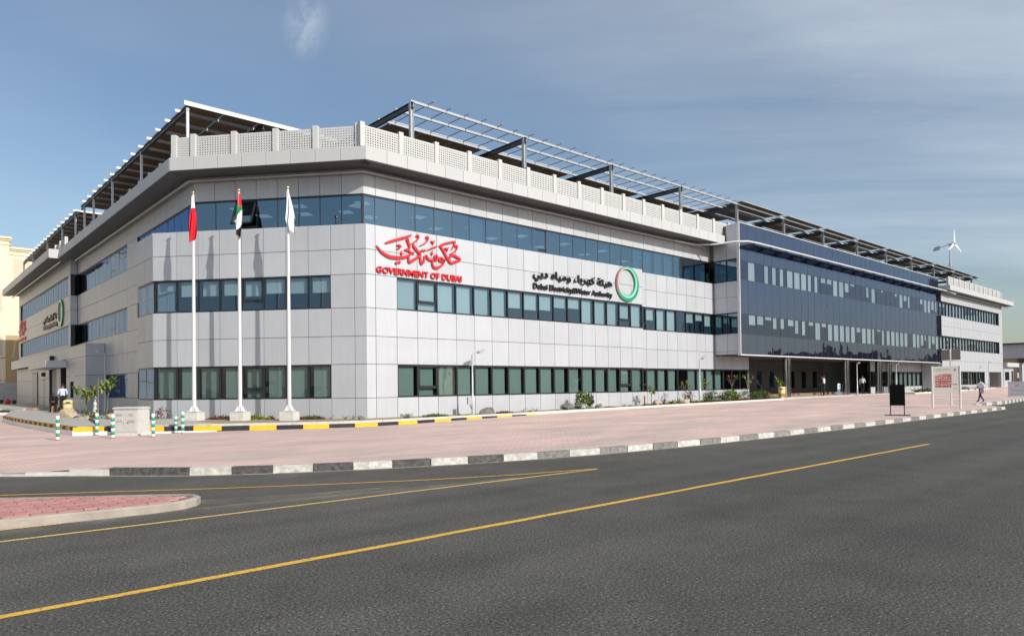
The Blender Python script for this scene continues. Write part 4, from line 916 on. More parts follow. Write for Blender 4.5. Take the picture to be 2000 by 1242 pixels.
while y < 59.5:
    if not 31.0 < y < 32.3:
        m = MB(); m.box((-1.6, y, 15.04), (7.5, .05, .13), 'white_metal'); m.put('purlin', PL_)
    y += 1.62
y = 7.35
while y < 58.5:
    if not 30.2 < y < 32.2:
        for c in range(4): put('solar_panel', pv_panel(1.72, 1.58), Matrix.Translation((-4.2+1.76*c, y+.8, 15.16)), PL_)
    y += 1.62

# ================================================================ WIND TURBINE
T = root('wind_turbine', (90.3, 3.0, 12.1), label='small white three-bladed wind turbine on a guyed mast above the far roof', cat='wind turbine')
m = MB(); m.tube([(90.3, 3, 12.1), (90.3, 3, 17.5), (90.3, 3, 19.85)], [.13, .12, .08], 'steel_light', 12); m.put('mast', T)
hub = Vector((90.3, 3.0, 20.0)) + Vector((-.225, -.974, 0))*.5; fwd = Vector((-.225, -.974, 0)).normalized()
m = MB(); m.tube([hub-fwd*.8, hub-fwd*.4, hub+fwd*.15, hub+fwd*.28], [.07, .16, .16, .05], 'white_metal', 12); m.put('nacelle', T)
side = Vector((0, 0, 1)).cross(fwd).normalized()
for a in (R(93), R(213), R(327)):
    d = side*math.cos(a)+Vector((0, 0, 1))*math.sin(a); w = fwd.cross(d)
    m = MB(); vs = []
    for r_, wd in ((.12, .13), (.35, .21), (.9, .16), (1.85, .07)):
        for q, th in ((1, .015), (-1, .015)): vs += [hub+fwd*.1+d*r_+w*wd*q+fwd*.015, hub+fwd*.1+d*r_+w*wd*q-fwd*.015]
    fs = []
    for i in range(3):
        b = i*4; fs += [(b, b+4, b+6, b+2), (b+1, b+3, b+7, b+5), (b, b+1, b+5, b+4), (b+2, b+6, b+7, b+3)]
    fs += [(0, 2, 3, 1), (12, 13, 15, 14)]
    m.add(vs, fs, 'white_metal'); m.put('blade', T)
tail = hub - fwd*.6; tl = -fwd
m = MB(); m.tube([hub-fwd*.5, tail+tl*1.2-Vector((0, 0, .25))], .04, 'steel_grey', 8); c0 = tail+tl*1.2-Vector((0, 0, .25)); n_ = tl.cross(Vector((0, 0, 1)))*.02
P4 = [c0+Vector((0, 0, .3)), c0+tl*.8+Vector((0, 0, .15)), c0+tl*.95-Vector((0, 0, .35)), c0+tl*.05-Vector((0, 0, .25))]
m.add([p+n_ for p in P4]+[p-n_ for p in P4], [(0, 1, 2, 3), (7, 6, 5, 4), (0, 4, 5, 1), (1, 5, 6, 2), (2, 6, 7, 3), (3, 7, 4, 0)], 'steel_light'); m.put('tail_vane', T)
m = MB()
for dx, dy in ((-3.5, -1), (3.8, -.5), (.5, 4)): m.tube([(90.3, 3, 17.6), (90.3+dx, 3+dy, 12.2)], .018, 'steel_dark', 5)
m.put('guy_wires', T)

# ================================================================ WALL SIGNS
def catmull(P, n=6):
    Q = []
    for i in range(len(P)-1):
        p0, p1, p2, p3 = P[max(0, i-1)], P[i], P[i+1], P[min(len(P)-1, i+2)]
        for k in range(n):
            t = k/n; Q.append(tuple(.5*((2*p1[j])+(-p0[j]+p2[j])*t+(2*p0[j]-5*p1[j]+4*p2[j]-p3[j])*t*t+(-p0[j]+3*p1[j]-3*p2[j]+p3[j])*t**3) for j in range(3)))
    return Q+[P[-1]]
def stroke_mesh(strokes, x0, z0, mat, th=.05):
    m = MB()
    for si, S in enumerate(strokes):
        Q = catmull(S) if len(S) > 3 else S; L1, R1 = [], []
        for i, (x, z, w) in enumerate(Q):
            a, b = Q[max(0, i-1)], Q[min(len(Q)-1, i+1)]; d = Vector((b[0]-a[0], b[1]-a[1]))
            d = d.normalized() if d.length > 1e-6 else Vector((1, 0)); nn = Vector((-d.y, d.x))*max(.008, w/2)
            L1.append((x-x0+nn.x, z-z0+nn.y)); R1.append((x-x0-nn.x, z-z0-nn.y))
        n = len(Q); zf = th + si*.0006
        vs = [(p[0], p[1], zf) for p in L1]+[(p[0], p[1], zf) for p in R1]+[(p[0], p[1], 0) for p in L1]+[(p[0], p[1], 0) for p in R1]; fs = []
        for i in range(n-1): fs += [(i, n+i, n+i+1, i+1), (2*n+i, i, i+1, 2*n+i+1), (n+i, 3*n+i, 3*n+i+1, n+i+1)]
        fs += [(0, 2*n, 3*n, n), (n-1, 2*n-1, 4*n-1, 3*n-1)]
        m.add(vs, fs, mat)
    return m.mesh('calligraphy')
ME_CAL = stroke_mesh(STROKES, 0.5, 6.78, 'red_letter')
ME_GOV = text_mesh('GOVERNMENT OF DUBAI', 4.73, .29, .05*1.0, .018, 'red_letter')
AR = '\uFEEB\uFEF4\uFE8C\uFE94 \uFEDB\uFEEC\uFEAE\uFE91\uFE8E\uFE80 \uFEED\uFEE3\uFEF4\uFE8E\uFEE9 \uFEA9\uFE91\uFEF2'
ME_ARB = text_mesh(AR[::-1], 6.5, .66, .045, .022, 'black_letter')
ME_DEW = text_mesh('Dubai Electricity&Water Authority', 6.5, .40, .045, .026, 'black_letter')
ME_GOV = split_words(ME_GOV, .09); ME_ARB = split_words(ME_ARB, .10); ME_DEW = split_words(ME_DEW, .085)
def ring_mesh():
    m = bpy.data.meshes.new('ring'); n = 72; vs = []; fs = []; cols = []
    def rim(cx, cz, rx, rz, z): return [(cx+rx*math.cos(2*math.pi*k/n), cz+rz*math.sin(2*math.pi*k/n), z) for k in range(n)]
    layers = [rim(0, 0, 1.08, 1.06, 0), rim(0, 0, 1.08, 1.06, .09), rim(-.03, .05, .93, .93, .10), rim(-.035, .06, .89, .90, .10), rim(-.06, .10, .77, .79, .09), rim(-.06, .10, .77, .79, 0)]
    for L in layers: vs += L
    def colr(k, j):
        a = 2*math.pi*k/n; g = .5+.5*math.cos(a+R(50)); g = g*g*(3-2*g)
        tl = max(0, math.cos(a-R(160)))
        base = (.01+.05*(1-g)+.34*tl**2, .27+.12*(1-g)-.27*tl**2, .17+.05*(1-g)-.05*tl)
        if j == 3: base = tuple(.25*b+.75*w for b, w in zip(base, (.55, .75, .60)))
        if j in (4, 5): base = (.03, .34, .20) if math.cos(a-R(160)) < .3 else (.30, .36, .33)
        return tuple(max(0, q) for q in base)
    for j in range(5):
        for k in range(n): fs.append((j*n+k, j*n+(k+1) % n, (j+1)*n+(k+1) % n, (j+1)*n+k))
    m.from_pydata(vs, [], fs); ca = m.color_attributes.new('Col', 'FLOAT_COLOR', 'POINT')
    for i in range(len(vs)):
        c = colr(i % n, i//n); ca.data[i].color = (*c, 1)
    m.materials.append(MATS['ring_colour']); m.update(); return m
ME_RING = ring_mesh()
def sign_set(Ft, tg, zg, td, zd, tr_, zr_, o, where):
    s = root('wall_lettering', Ft.pt(tg, zg-.1, o), label='red raised calligraphy and GOVERNMENT OF DUBAI lettering '+where[0], cat='sign')
    put('calligraphy', ME_CAL, Ft.mat(tg, zg, o+.04), s); [put('word', w_, Ft.mat(tg, zg, o+.05), s) for w_ in ME_GOV]
    s = root('wall_lettering', Ft.pt(td, zd-.1, o), label='black raised Arabic and English lettering with green ring logo '+where[1], cat='sign')
    [put('arabic_word', w_, Ft.mat(td, zd+.50, o+.06), s) for w_ in ME_ARB]; [put('word', w_, Ft.mat(td, zd, o+.06), s) for w_ in ME_DEW]; put('ring_logo', ME_RING, Ft.mat(tr_, zr_, o+.03), s)
sign_set(FR, .5, 6.79, 10.05, 6.80, 17.98, 7.84, 0, ('on the bright right facade', 'on the bright right facade'))
FKt = Frame((-5.33, 0), (0, -1), (-1, 0))
sign_set(FKt, -60.6, 6.85, -45.3, 6.95, -37.4, 7.85, 0, ('at the shaded left end', 'on the shaded left side'))

# ================================================================ FLAGPOLES AND FLAGS
FLG = [(7.10, 'left', 278), (5.0, 'middle', 915), (2.80, 'right', 1600)]
zsoilc = .385
def flagpole(s, which):
    p = FC.pt(s, zsoilc, 1.6)
    r_ = root('flagpole', p, FC.a, label=which, cat='flagpole')
    m = MB(); m.box(p+Vector((0, 0, .16)), (.60, .60, .42), 'concrete_pale', FC.a); m.put('plinth', r_)
    m = MB(); m.tube([p+Vector((0, 0, .37)), p+Vector((0, 0, 4.5)), p+Vector((0, 0, 9.70))], [.085, .07, .045], 'pole_white', 16); m.put('pole', r_)
    m = MB(); m.box(p+Vector((0, 0, .41)), (.40, .40, .03), 'white_metal', FC.a)
    for k in range(4):
        a = FC.a+R(45)+k*math.pi/2; d = Vector((math.cos(a), math.sin(a), 0)); q = Vector((-d.y, d.x, 0))*.012; b = p+Vector((0, 0, .42))
        P3 = [b+d*.06, b+d*.21, b+d*.07+Vector((0, 0, .26))]
        m.add([v+q for v in P3]+[v-q for v in P3], [(0, 1, 2), (5, 4, 3), (0, 3, 4, 1), (1, 4, 5, 2), (2, 5, 3, 0)], 'white_metal')
    m.put('base_plate', r_)
    m = MB(); pr_ = [(.001, -.07)]+[(.075*math.sin(math.pi*k/10), -.075*math.cos(math.pi*k/10)) for k in range(1, 10)]+[(.001, .075)]
    m.lathe(pr_, 'gold', p+Vector((0, 0, 9.77)), 16); m.put('finial', r_)
    return p
ps = [flagpole(7.10, 'white flagpole nearest the shaded left facade, carrying the red flag'), flagpole(5.0, 'white flagpole in the middle of the three by the corner'), flagpole(2.80, 'white flagpole nearest the red lettering, carrying the white flag')]
def flag(p, edges, y0, y1, colour, label, px0, wave=.05, thick=.0):
    u = .0029; uw = .0034; nv, nu = 90, 26; vs = []; fs = []; mt = []
    Rg = -FC.d; out_ = FC.n
    def ed(tab, y): return interp(tab, y)
    for j in range(nv+1):
        zy = y0+(y1-y0)*j/nv
        for i in range(nu+1):
            a = i/nu; xl, xr = ed(edges[0], zy), ed(edges[1], zy); zx = xl+(xr-xl)*a
            dep = .09+wave*math.sin(a*9+zy*.006)+.03*math.sin(a*17+1.3+zy*.011)
            yb = zy + interp(edges[2], a)*(j/nv)**2 if len(edges) > 2 else zy
            q = p+Rg*((zx-px0)*uw)+out_*dep*(0.35+.65*j/nv)+Vector((0, 0, 9.62-zsoilc*0-(yb-y0)*u)); vs.append(q)
    mats = ['flag_white', 'flag_red', 'flag_green', 'flag_black']; m = MB(); m.v = [tuple(v) for v in vs]; m.mats = mats
    for j in range(nv):
        for i in range(nu):
            k = j*(nu+1)+i; m.f.append((k, k+1, k+nu+2, k+nu+1)); zy = y0+(y1-y0)*(j+.5)/nv; a = (i+.5)/nu
            zx = ed(edges[0], zy)+(ed(edges[1], zy)-ed(edges[0], zy))*a; m.m.append(mats.index('flag_'+colour(zx, zy, a))); m.sm.append(True)
    o = m.put('flag', None, label=label, cat='flag', group='flags on the corner flagpoles')
    md = o.modifiers.new('thickness', 'SOLIDIFY'); md.thickness = .006
flag(ps[0], [[(195, 264), (400, 258), (500, 240), (740, 226), (880, 222)], [(195, 290), (400, 308), (560, 332), (795, 356), (880, 352)], [(0, 0), (.15, 10), (1, -75)]], 195, 880, lambda x, y, a: 'white' if y < 375 else 'red', 'red flag with a white top hanging limp from its pole', 278)
def uae(x, y, a):
    if y < 372+(x-905)*.25: return 'red'
    if x < 893-(y-600)*.02 and y < 650 and x < 905-(y-372)*.16: return 'black'
    if y < 560-(x-890)*1.9: return 'green'
    if y < 800-(x-880)*1.75: return 'white'
    return 'black'
flag(ps[1], [[(195, 908), (370, 900), (500, 880), (610, 860), (640, 872), (800, 880), (860, 885)], [(195, 938), (380, 956), (640, 962), (855, 956)], [(0, -60), (1, 5)]], 195, 850, uae, 'red, green, white and black flag hanging limp from its pole', 915)
flag(ps[2], [[(155, 1592), (450, 1588), (600, 1576), (700, 1585), (790, 1610)], [(155, 1612), (300, 1645), (520, 1690), (620, 1695), (780, 1726)], [(0, -90), (.5, -30), (1, 15)]], 155, 790, lambda x, y, a: 'green' if (y > 545 and y < 640 and x > 1683+(y-545)*.10) else 'white', 'white flag with a trace of green hanging limp from its pole', 1600)

# ================================================================ STREET LAMPS
def lamp(x, y, z, h, dirx, diry, label):
    r_ = root('street_lamp', (x, y, z), label=label, cat='lamp', group='short lamp posts round the building')
    d = Vector((dirx, diry, 0)).normalized(); p = Vector((x, y, z))
    m = MB(); m.tube([p, p+Vector((0, 0, .9)), p+Vector((0, 0, .92)), p+Vector((0, 0, h))], [.06, .06, .045, .04], 'steel_light', 12); m.put('post', r_)
    m = MB(); m.tube([p+Vector((0, 0, h)), p+Vector((0, 0, h+.06))+d*.08, p+d*.42+Vector((0, 0, h+.17))], .025, 'steel_light', 8); m.put('arm', r_)
    c = p+d*.62+Vector((0, 0, h+.20)); a = math.atan2(d.y, d.x)
    m = MB(); tilt = Matrix.Rotation(-R(14), 4, 'Y'); m.box(c, (.46, .2, .09), 'steel_light', a, tilt); m.box(c-Vector((0, 0, .05)), (.34, .15, .03), 'white_metal', a, tilt); m.put('lamp_head', r_)
    return p
lamp(5.05, -1.05, .38, 2.82, 1, .15, 'short street lamp in front of the right facade beside the dark boulder')
lp = lamp(24.2, -1.0, .49, 2.75, 1, .15, 'short street lamp among the saplings in the planting bed')
lamp(48.9, -1.15, .46, 2.8, 1, .15, 'short street lamp before the chrome columns, left of the other')
lamp(58.1, -1.2, .5, 2.78, 1, .15, 'short street lamp before the chrome columns, right of the other')
lamp(-6.8, 15.75, .43, 3.25, -.25, 1, 'short street lamp by the shaded left facade near the saplings')
lamp(84.0, -2.6, .85, 2.9, 1, 0, 'distant street lamp at the end of the right wing')
m = MB(); m.box((4.85, -1.05, 1.05), (.22, .1, .34), 'steel_light'); m.tube([(4.85, -1.08, .9), (4.9, -1.1, .72), (5.0, -1.08, .66)], .018, 'dark_metal', 6); m.put('meter_box', None, label='small grey electrical box strapped to the lamp post by the boulder', cat='box')

# ================================================================ CABINET, BOLLARDS
cd = Vector((.61, -.77, 0)); ca_ = math.atan2(cd.y, cd.x); F_CAB = Frame((-9.60, .89), (math.cos(ca_), math.sin(ca_)), (math.sin(ca_), -math.cos(ca_)))
wc = .95; dc = .60
cb = root('utility_cabinet', (-9.3, .1, .13), label='grey metal telecom cabinet stencilled FDH 721 beside the striped kerb', cat='cabinet')
fbox(F_CAB, 'plinth', 'concrete_pale', -.06, wc+.06, .10, .20, -dc-.05, .06, cb)
body = fbox(F_CAB, 'body', 'cabinet', 0, wc, .20, 1.07, -dc, 0, cb)
fbox(F_CAB, 'door', 'cabinet', .04, wc/2-.006, .27, 1.00, .0, .014, cb); fbox(F_CAB, 'door', 'cabinet', wc/2+.006, wc-.04, .27, 1.00, .0, .014, cb)
m = MB()
P5 = [(-.03, 1.07), (wc+.03, 1.07), (wc+.03, 1.10), (wc-.06, 1.135), (.06, 1.135), (-.03, 1.10)]
vs = [F_CAB.pt(t, z, .04) for t, z in P5]+[F_CAB.pt(t, z, -dc-.03) for t, z in P5]
m.add(vs, [tuple(range(6)), tuple(range(11, 5, -1))]+[(i, (i+1) % 6, 6+(i+1) % 6, 6+i) for i in range(6)], 'cabinet'); m.put('lid', cb)
for tx, t, z, h in (('FDH', .10, .80, .095), ('721', .60, .80, .095), ('QOZ', .09, .58, .095), ('0G0', .60, .58, .095), ('4', .51, .52, .13), ('I', .38, .52, .12)):
    put('stencil', text_mesh(tx, None, h, 0, .012, 'stencil'), F_CAB.mat(t, z, .017), cb)
def bollard_proto(h):
    m = MB(); n = 7; r_ = root('bollard'); bh = h/n
    for k in range(n): m.lathe([(.055, k*bh), (.055, (k+1)*bh)], 'bollard_white' if k % 2 == 0 else 'bollard_green', n=16)
    m.put('post', r_); q = MB(); q.lathe([(.057, h), (.05, h+.015), (.001, h+.02)], 'bollard_white', n=16); q.put('cap', r_)
    q = MB(); q.lathe([(.06, -.02), (.06, .03)], 'rust', n=16); q.put('foot', r_)
    return r_
bp1 = bollard_proto(.78); bp2 = bollard_proto(.60)
BO = [((-11.44, -.17), bp1, 'green and white bollard standing furthest left, clear of the striped kerb'), ((-10.0, 1.50), bp1, 'green and white bollard against the corner of the striped kerb'), ((-9.95, -.6), bp1, 'green and white bollard just left of the grey cabinet'), ((-8.87, -1.2), bp1, 'green and white bollard just right of the grey cabinet'), ((-7.68, .40), bp2, 'shortest green and white bollard by the yellow kerb'), ((-7.57, -.0), bp1, 'green and white bollard beside the shortest one')]
used = set()
for (x, y), pr_, lb in BO:
    M = Matrix.Translation((x, y, zpave(x, y)))
    if pr_ in used: o = copy_tree(pr_, M)
    else: o = pr_; o.matrix_basis = M; used.add(pr_)
    o['label'] = lb; o['category'] = 'bollard'; o['group'] = 'striped bollards on the pavement'

# ================================================================ SIGNS ON THE RIGHT
z0 = zpave(28.9, -13.9)
F_MAP = Frame((28.62, -13.33), ((29.24-28.62)/1.35, (-14.53+13.33)/1.35), (-(14.53-13.33)/1.35, -(29.24-28.62)/1.35))
mp_ = root('map_board', (28.9, -13.9, z0), label='pale area map board with a red street plan on two posts', cat='sign')
for t in (0, 1.35): m = MB(); m.tube([F_MAP.pt(t, z0-.02), F_MAP.pt(t, 2.56)], .055, 'post_pale', 14); m.put('post', mp_)
bd = fbox(F_MAP, 'board', 'sign_face', .06, 1.29, 1.02, 2.54, -.03, .03, mp_)
rr = random.Random(3)
for j, (za, zb_) in enumerate(((1.36, 1.50), (1.52, 1.62), (1.63, 1.77), (1.79, 1.90), (1.92, 2.02), (2.03, 2.11))):
    t = .14
    while t < .92:
        w = rr.uniform(.05, .12); lim = 1.0
        if j == 5 and t < .3: t += w; continue
        fbox(F_MAP, 'map_block', 'map_red', t, min(t+w, .96), za, zb_ - (rr.uniform(0, .03)), .03, .033, bd); t += w+.014
fbox(F_MAP, 'map_key', 'map_blue', 1.0, 1.2, 1.50, 1.54, .03, .034, bd); fbox(F_MAP, 'map_key', 'map_yellow', 1.09, 1.18, 1.24, 1.33, .03, .034, bd)
put('board_title', text_mesh('Al Quoz Industrial', .70, .06, 0, .01, 'sign_text'), F_MAP.mat(.16, 2.34, .036), bd)
m = MB()
for t, w in ((.16, .13), (.31, .10), (.43, .08), (.53, .05)): m.fbox(F_MAP, 'sign_text_pale', t, t+w, 2.26, 2.285, .03, .034)
m.put('board_subtitle', bd)
m = MB()
for k in range(6): a = k*1.05; c = F_MAP.pt(1.11+.035*math.cos(a), 2.34+.045*math.sin(a), .034); m.box(c, (.035, .006, .035), 'map_red' if k % 2 else 'sign_text', F_MAP.a, Matrix.Rotation(a, 4, 'Y'))
m.put('emblem', bd)
z0 = zpave(34.1, -12.7)
sg = root('direction_sign', (34.1, -12.7, z0), label='tall post sign seen from behind with ribbed brown back', cat='sign')
F_DS = Frame((34.1, -12.22), (0.05, -1.0), (-1, -.05))
m = MB(); m.tube([(34.12, -12.7, z0), (34.12, -12.7, 3.72)], .05, 'post_pale', 12); m.put('post', sg)
m = MB(); m.lathe([(.14, 0), (.14, .02)], 'post_pale', (34.12, -12.7, z0), 14); m.put('base_plate', sg)
bd = fbox(F_DS, 'panel', 'sign_back', -.02, 1.02, 3.02, 3.68, -.04, -.02, sg)
for k in range(5): fbox(F_DS, 'rib', 'sign_rib', -.02, 1.02, 3.04+k*.145, 3.10+k*.145, -.02, .01, bd)
z0 = zpave(18.74, -14.87)
F_BB = Frame((18.60, -14.62), (.46, -.888), (-.888, -.46))
bb = root('notice_stand', (18.74, -14.87, z0), label='black free-standing notice board on a flat base near the kerb', cat='sign')
m = MB(); P6 = [(0, .62), (.62, .62), (.62, 1.50), (.60, 1.55), (.55, 1.58), (.07, 1.58), (.02, 1.55), (0, 1.50)]; n = len(P6)
m.add([F_BB.pt(t, z, .02) for t, z in P6]+[F_BB.pt(t, z, -.02) for t, z in P6], [tuple(range(n)), tuple(range(2*n-1, n-1, -1))]+[(i, (i+1) % n, n+(i+1) % n, n+i) for i in range(n)], 'black_board'); m.put('board', bb)
for t in (.03, .59): fbox(F_BB, 'leg', 'dark_metal', t-.02, t+.02, z0, .9, -.035, -.021, bb)
fbox(F_BB, 'base', 'dark_metal', -.18, .80, z0, z0+.03, -.28, .28, bb)
z0 = zpave(60.8, -10.2)
F_WS = Frame((61.0, -9.67), (0, -1), (-1, 0))
ws = root('notice_board', (61.0, -10.3, z0), label='white printed notice board with a ring logo at the right edge of the road', cat='sign')
bd = fbox(F_WS, 'board', 'sign_white', 0, 1.9, z0+.06, 1.6, -.02, .02, ws)
for t in (.1, 1.8): fbox(F_WS, 'leg', 'steel_grey', t-.03, t+.03, z0, 1.4, -.06, -.021, ws)
for k, (t0, w, h, z) in enumerate(((.1, 1.0, .05, 1.40), (.55, .3, .09, 1.18), (.12, 1.25, .03, 1.03), (.12, 1.35, .05, .83), (.25, 1.1, .045, .72), (.12, 1.35, .03, .58), (.12, 1.35, .05, .42))):
    m = MB(); t = t0
    while t < t0+w-.03:
        d = random.uniform(.03, .13); e = min(t+d, t0+w); m.fbox(F_WS, 'sign_text' if k == 1 else 'sign_text_pale', t, e, z, z+h, .02, .024); t = e+.025
    m.put('printed_line', bd, kind='stuff')
put('ring_logo', ME_RING, F_WS.mat(1.35, 1.42, .022) @ Matrix.Diagonal((.11, .11, .1, 1)), bd)
# ================================================================ PEOPLE
def skin_body(name, J, E, parent, rootv=0):
    me = bpy.data.meshes.new(name); me.from_pydata([j[0] for j in J], E, [])
    o = bpy.data.objects.new(name, me); COL.objects.link(o)
    md = o.modifiers.new('skin', 'SKIN'); md.use_smooth_shade = True; md.branch_smoothing = .3
    for i, j in enumerate(J):
        me.skin_vertices[0].data[i].radius = (j[1], j[2] if len(j) > 2 else j[1])
    me.skin_vertices[0].data[rootv].use_root = True
    ss = o.modifiers.new('sub', 'SUBSURF'); ss.levels = 2; ss.render_levels = 2
    bpy.context.view_layer.update()
    m2 = bpy.data.meshes.new_from_object(o.evaluated_get(bpy.context.evaluated_depsgraph_get()))
    bpy.data.objects.remove(o); m2.name = name
    return m2
def person(loc, rz, label, pose, shirt, trousers, held=None):
    """pose: dict of joint positions in metres; x right, y forward, z up"""
    r_ = root('person', loc, rz, label=label, cat='person')
    Mw = W[r_]
    P = dict(pelvis=(0, 0, .93), waist=(0, 0, 1.08), chest=(0, .0, 1.30), neck=(0, 0, 1.47), head=(0, .015, 1.56),
             ls=(-.17, 0, 1.41), rs=(.17, 0, 1.41), le=(-.23, -.02, 1.14), re=(.23, -.02, 1.14), lw=(-.22, .08, .90), rw=(.22, .08, .90),
             lh=(-.09, 0, .90), rh=(.09, 0, .90), lk=(-.10, .02, .50), rk=(.10, .02, .50), la=(-.10, -.02, .09), ra=(.10, -.02, .09), lt=(-.11, .15, .03), rt=(.11, .15, .03))
    P.update(pose)
    V = lambda k: Vector(P[k])
    names = ['pelvis', 'waist', 'chest', 'neck', 'ls', 'le', 'lw', 'rs', 're', 'rw', 'lh', 'lk', 'la', 'lt', 'rh', 'rk', 'ra', 'rt', 'headb', 'headm', 'headt']
    hd = (V('head')-V('neck')).normalized()
    P['headb'] = tuple(V('neck')+hd*.07); P['headm'] = tuple(V('neck')+hd*.15); P['headt'] = tuple(V('neck')+hd*.235)
    rad = dict(pelvis=(.155, .115), waist=(.15, .11), chest=(.165, .115), neck=(.055, .058), ls=(.062, .06), le=(.044, .044), lw=(.03, .03), rs=(.062, .06), re=(.044, .044), rw=(.03, .03), lh=(.088, .09), lk=(.062, .064), la=(.045, .05), lt=(.042, .03), rh=(.088, .09), rk=(.062, .064), ra=(.045, .05), rt=(.042, .03), headb=(.065, .075), headm=(.078, .095), headt=(.062, .075))
    J = [(P[n], *rad[n]) for n in names]; ix = {n: i for i, n in enumerate(names)}
    E = [(ix[a], ix[b]) for a, b in (('pelvis', 'waist'), ('waist', 'chest'), ('chest', 'neck'), ('chest', 'ls'), ('ls', 'le'), ('le', 'lw'), ('chest', 'rs'), ('rs', 're'), ('re', 'rw'), ('pelvis', 'lh'), ('lh', 'lk'), ('lk', 'la'), ('la', 'lt'), ('pelvis', 'rh'), ('rh', 'rk'), ('rk', 'ra'), ('ra', 'rt'), ('neck', 'headb'), ('headb', 'headm'), ('headm', 'headt'))]
    me = skin_body('body', J, E, r_)
    segs = [('skin', 'headb', 'headt'), ('skin', 'neck', 'headb'), (shirt, 'waist', 'chest'), (shirt, 'chest', 'ls'), (shirt, 'chest', 'rs'), (shirt, 'ls', 'le'), (shirt, 'rs', 're'), ('skin', 'le', 'lw') if pose.get('short') else (shirt, 'le', 'lw'), ('skin', 're', 'rw') if pose.get('short') else (shirt, 're', 'rw'), (trousers, 'pelvis', 'waist'), (trousers, 'lh', 'lk'), (trousers, 'lk', 'la'), (trousers, 'rh', 'rk'), (trousers, 'rk', 'ra'), ('cloth_black', 'la', 'lt'), ('cloth_black', 'ra', 'rt')]
    mats = []
    for s in segs:
        if s[0] not in mats: mats.append(s[0])
    for q in mats: me.materials.append(MATS[q])
    for poly in me.polygons:
        c = poly.center; best = None
        for mname, a, b in segs:
            A, Bv = V(a), V(b); d = Bv-A; t = max(0, min(1, (c-A).dot(d)/d.length_squared)); q = (c-(A+d*t)).length - max(rad[a][0], rad[b][0])*.6
            if best is None or q < best[0]: best = (q, mname)
        poly.material_index = mats.index(best[1]); poly.use_smooth = True
    put('body', me, Mw, r_)
    # hair cap and face relief
    hm = V('headm'); m = MB(); nlat, nlon = 7, 14; vs = []
    for i in range(nlat+1):
        th = (math.pi*.58)*i/nlat
        for k in range(nlon):
            ph = 2*math.pi*k/nlon; front = max(0, math.sin(ph)); rr_ = .089+.004*math.sin(5*ph+i); tt = th*(1-.36*front)
            vs.append(hm+hd*.022+Vector((rr_*math.sin(tt)*math.cos(ph)*.95, rr_*1.13*math.sin(tt)*math.sin(ph)-.012, 0))+hd*(rr_*1.12*math.cos(tt)))
    fs = [(i*nlon+k, i*nlon+(k+1) % nlon, (i+1)*nlon+(k+1) % nlon, (i+1)*nlon+k) for i in range(nlat) for k in range(nlon)]
    m.add(vs, fs, 'hair', True); m.put('hair', r_, Mw)
    m = MB(); f0 = hm+Vector((0, .088, -.01)); m.box(f0+Vector((0, .008, -.004)), (.022, .03, .04), 'skin')
    for s in (-1, 1): m.box(f0+Vector((s*.03, -.002, .02)), (.024, .012, .010), 'hair'); m.box(hm+Vector((s*.083, 0, -.01)), (.018, .035, .05), 'skin')
    m.box(f0+Vector((0, -.002, -.045)), (.04, .012, .010), 'leaf_red'); m.put('face', r_, Mw)
    # hands
    for s, w, e in ((-1, 'lw', 'le'), (1, 'rw', 're')):
        d = (V(w)-V(e)).normalized(); side = Vector((1, 0, 0))*s; side = (side-d*side.dot(d)).normalized(); up = d.cross(side); m = MB(); b = V(w)
        m.tube([b-d*.01, b+d*.05, b+d*.09], [.028, .036, .030], 'skin', 8)
        for k in range(4):
            o_ = up*(k-1.5)*.018; L_ = (.06, .075, .07, .055)[k]; m.tube([b+d*.08+o_, b+d*(.08+L_*.5)+o_-side*.006, b+d*(.08+L_)+o_-side*.02], [.010, .009, .007], 'skin', 6)
        m.tube([b+d*.03+up*.03, b+d*.065+up*.05-side*.01, b+d*.09+up*.05-side*.02], [.011, .010, .008], 'skin', 6); m.put('hand', r_, Mw)
    return r_
walk_pose = dict(lh=(-.09, 0, .90), lk=(-.10, .17, .52), la=(-.10, .28, .12), lt=(-.10, .44, .06), rk=(.10, -.04, .50), ra=(.10, -.30, .13), rt=(.10, -.17, .03), le=(-.22, -.12, 1.14), lw=(-.20, -.02, .92), re=(.23, .10, 1.15), rw=(.19, .26, 1.0), neck=(0, .02, 1.47), head=(0, .05, 1.56))
mx_, my_ = 43.45, -11.95
hd_l = Vector((-.80, .60))   # walks away to the left
pw = person((mx_, my_, zpave(mx_, my_)-.02), math.atan2(hd_l.y, hd_l.x)-math.pi/2, 'person in white shirt and black trousers walking along the pavement with papers', walk_pose, 'shirt_white', 'cloth_black')
m = MB(); m.box((0, 0, 0), (.26, .02, .34), 'paper_violet', .4); m.put('paper_folder', None, W[pw] @ Matrix.Translation((-.22, .10, .84)), label='violet papers held by the walking person in a white shirt', cat='papers')
def gz(x, y): return .60
person((43.9, -.4, .60), R(15), 'person in white shirt standing with back turned before the dark entrance', dict(short=1, lw=(-.12, .22, 1.02), rw=(.12, .22, 1.02)), 'shirt_white', 'cloth_black')
person((44.9, .2, .60), R(-60), 'person in black standing close to the white-shirted one at the entrance', {}, 'cloth_black', 'cloth_black')
person((52.2, -.3, .60), R(-80), 'person in white shirt walking past the chrome columns', dict(lk=(-.10, .15, .52), la=(-.10, .2, .10), lt=(-.10, .36, .05), ra=(.10, -.2, .10), rt=(.10, -.06, .03), re=(.22, .12, 1.16), rw=(.16, .34, 1.08)), 'shirt_white', 'cloth_black')
person((-7.80, 21.6, .437), R(-10), 'person in pale blue shirt and black trousers standing by the left entrance', dict(short=1, lw=(-.16, .2, 1.0), rw=(.2, .16, .95)), 'shirt_blue', 'cloth_black')
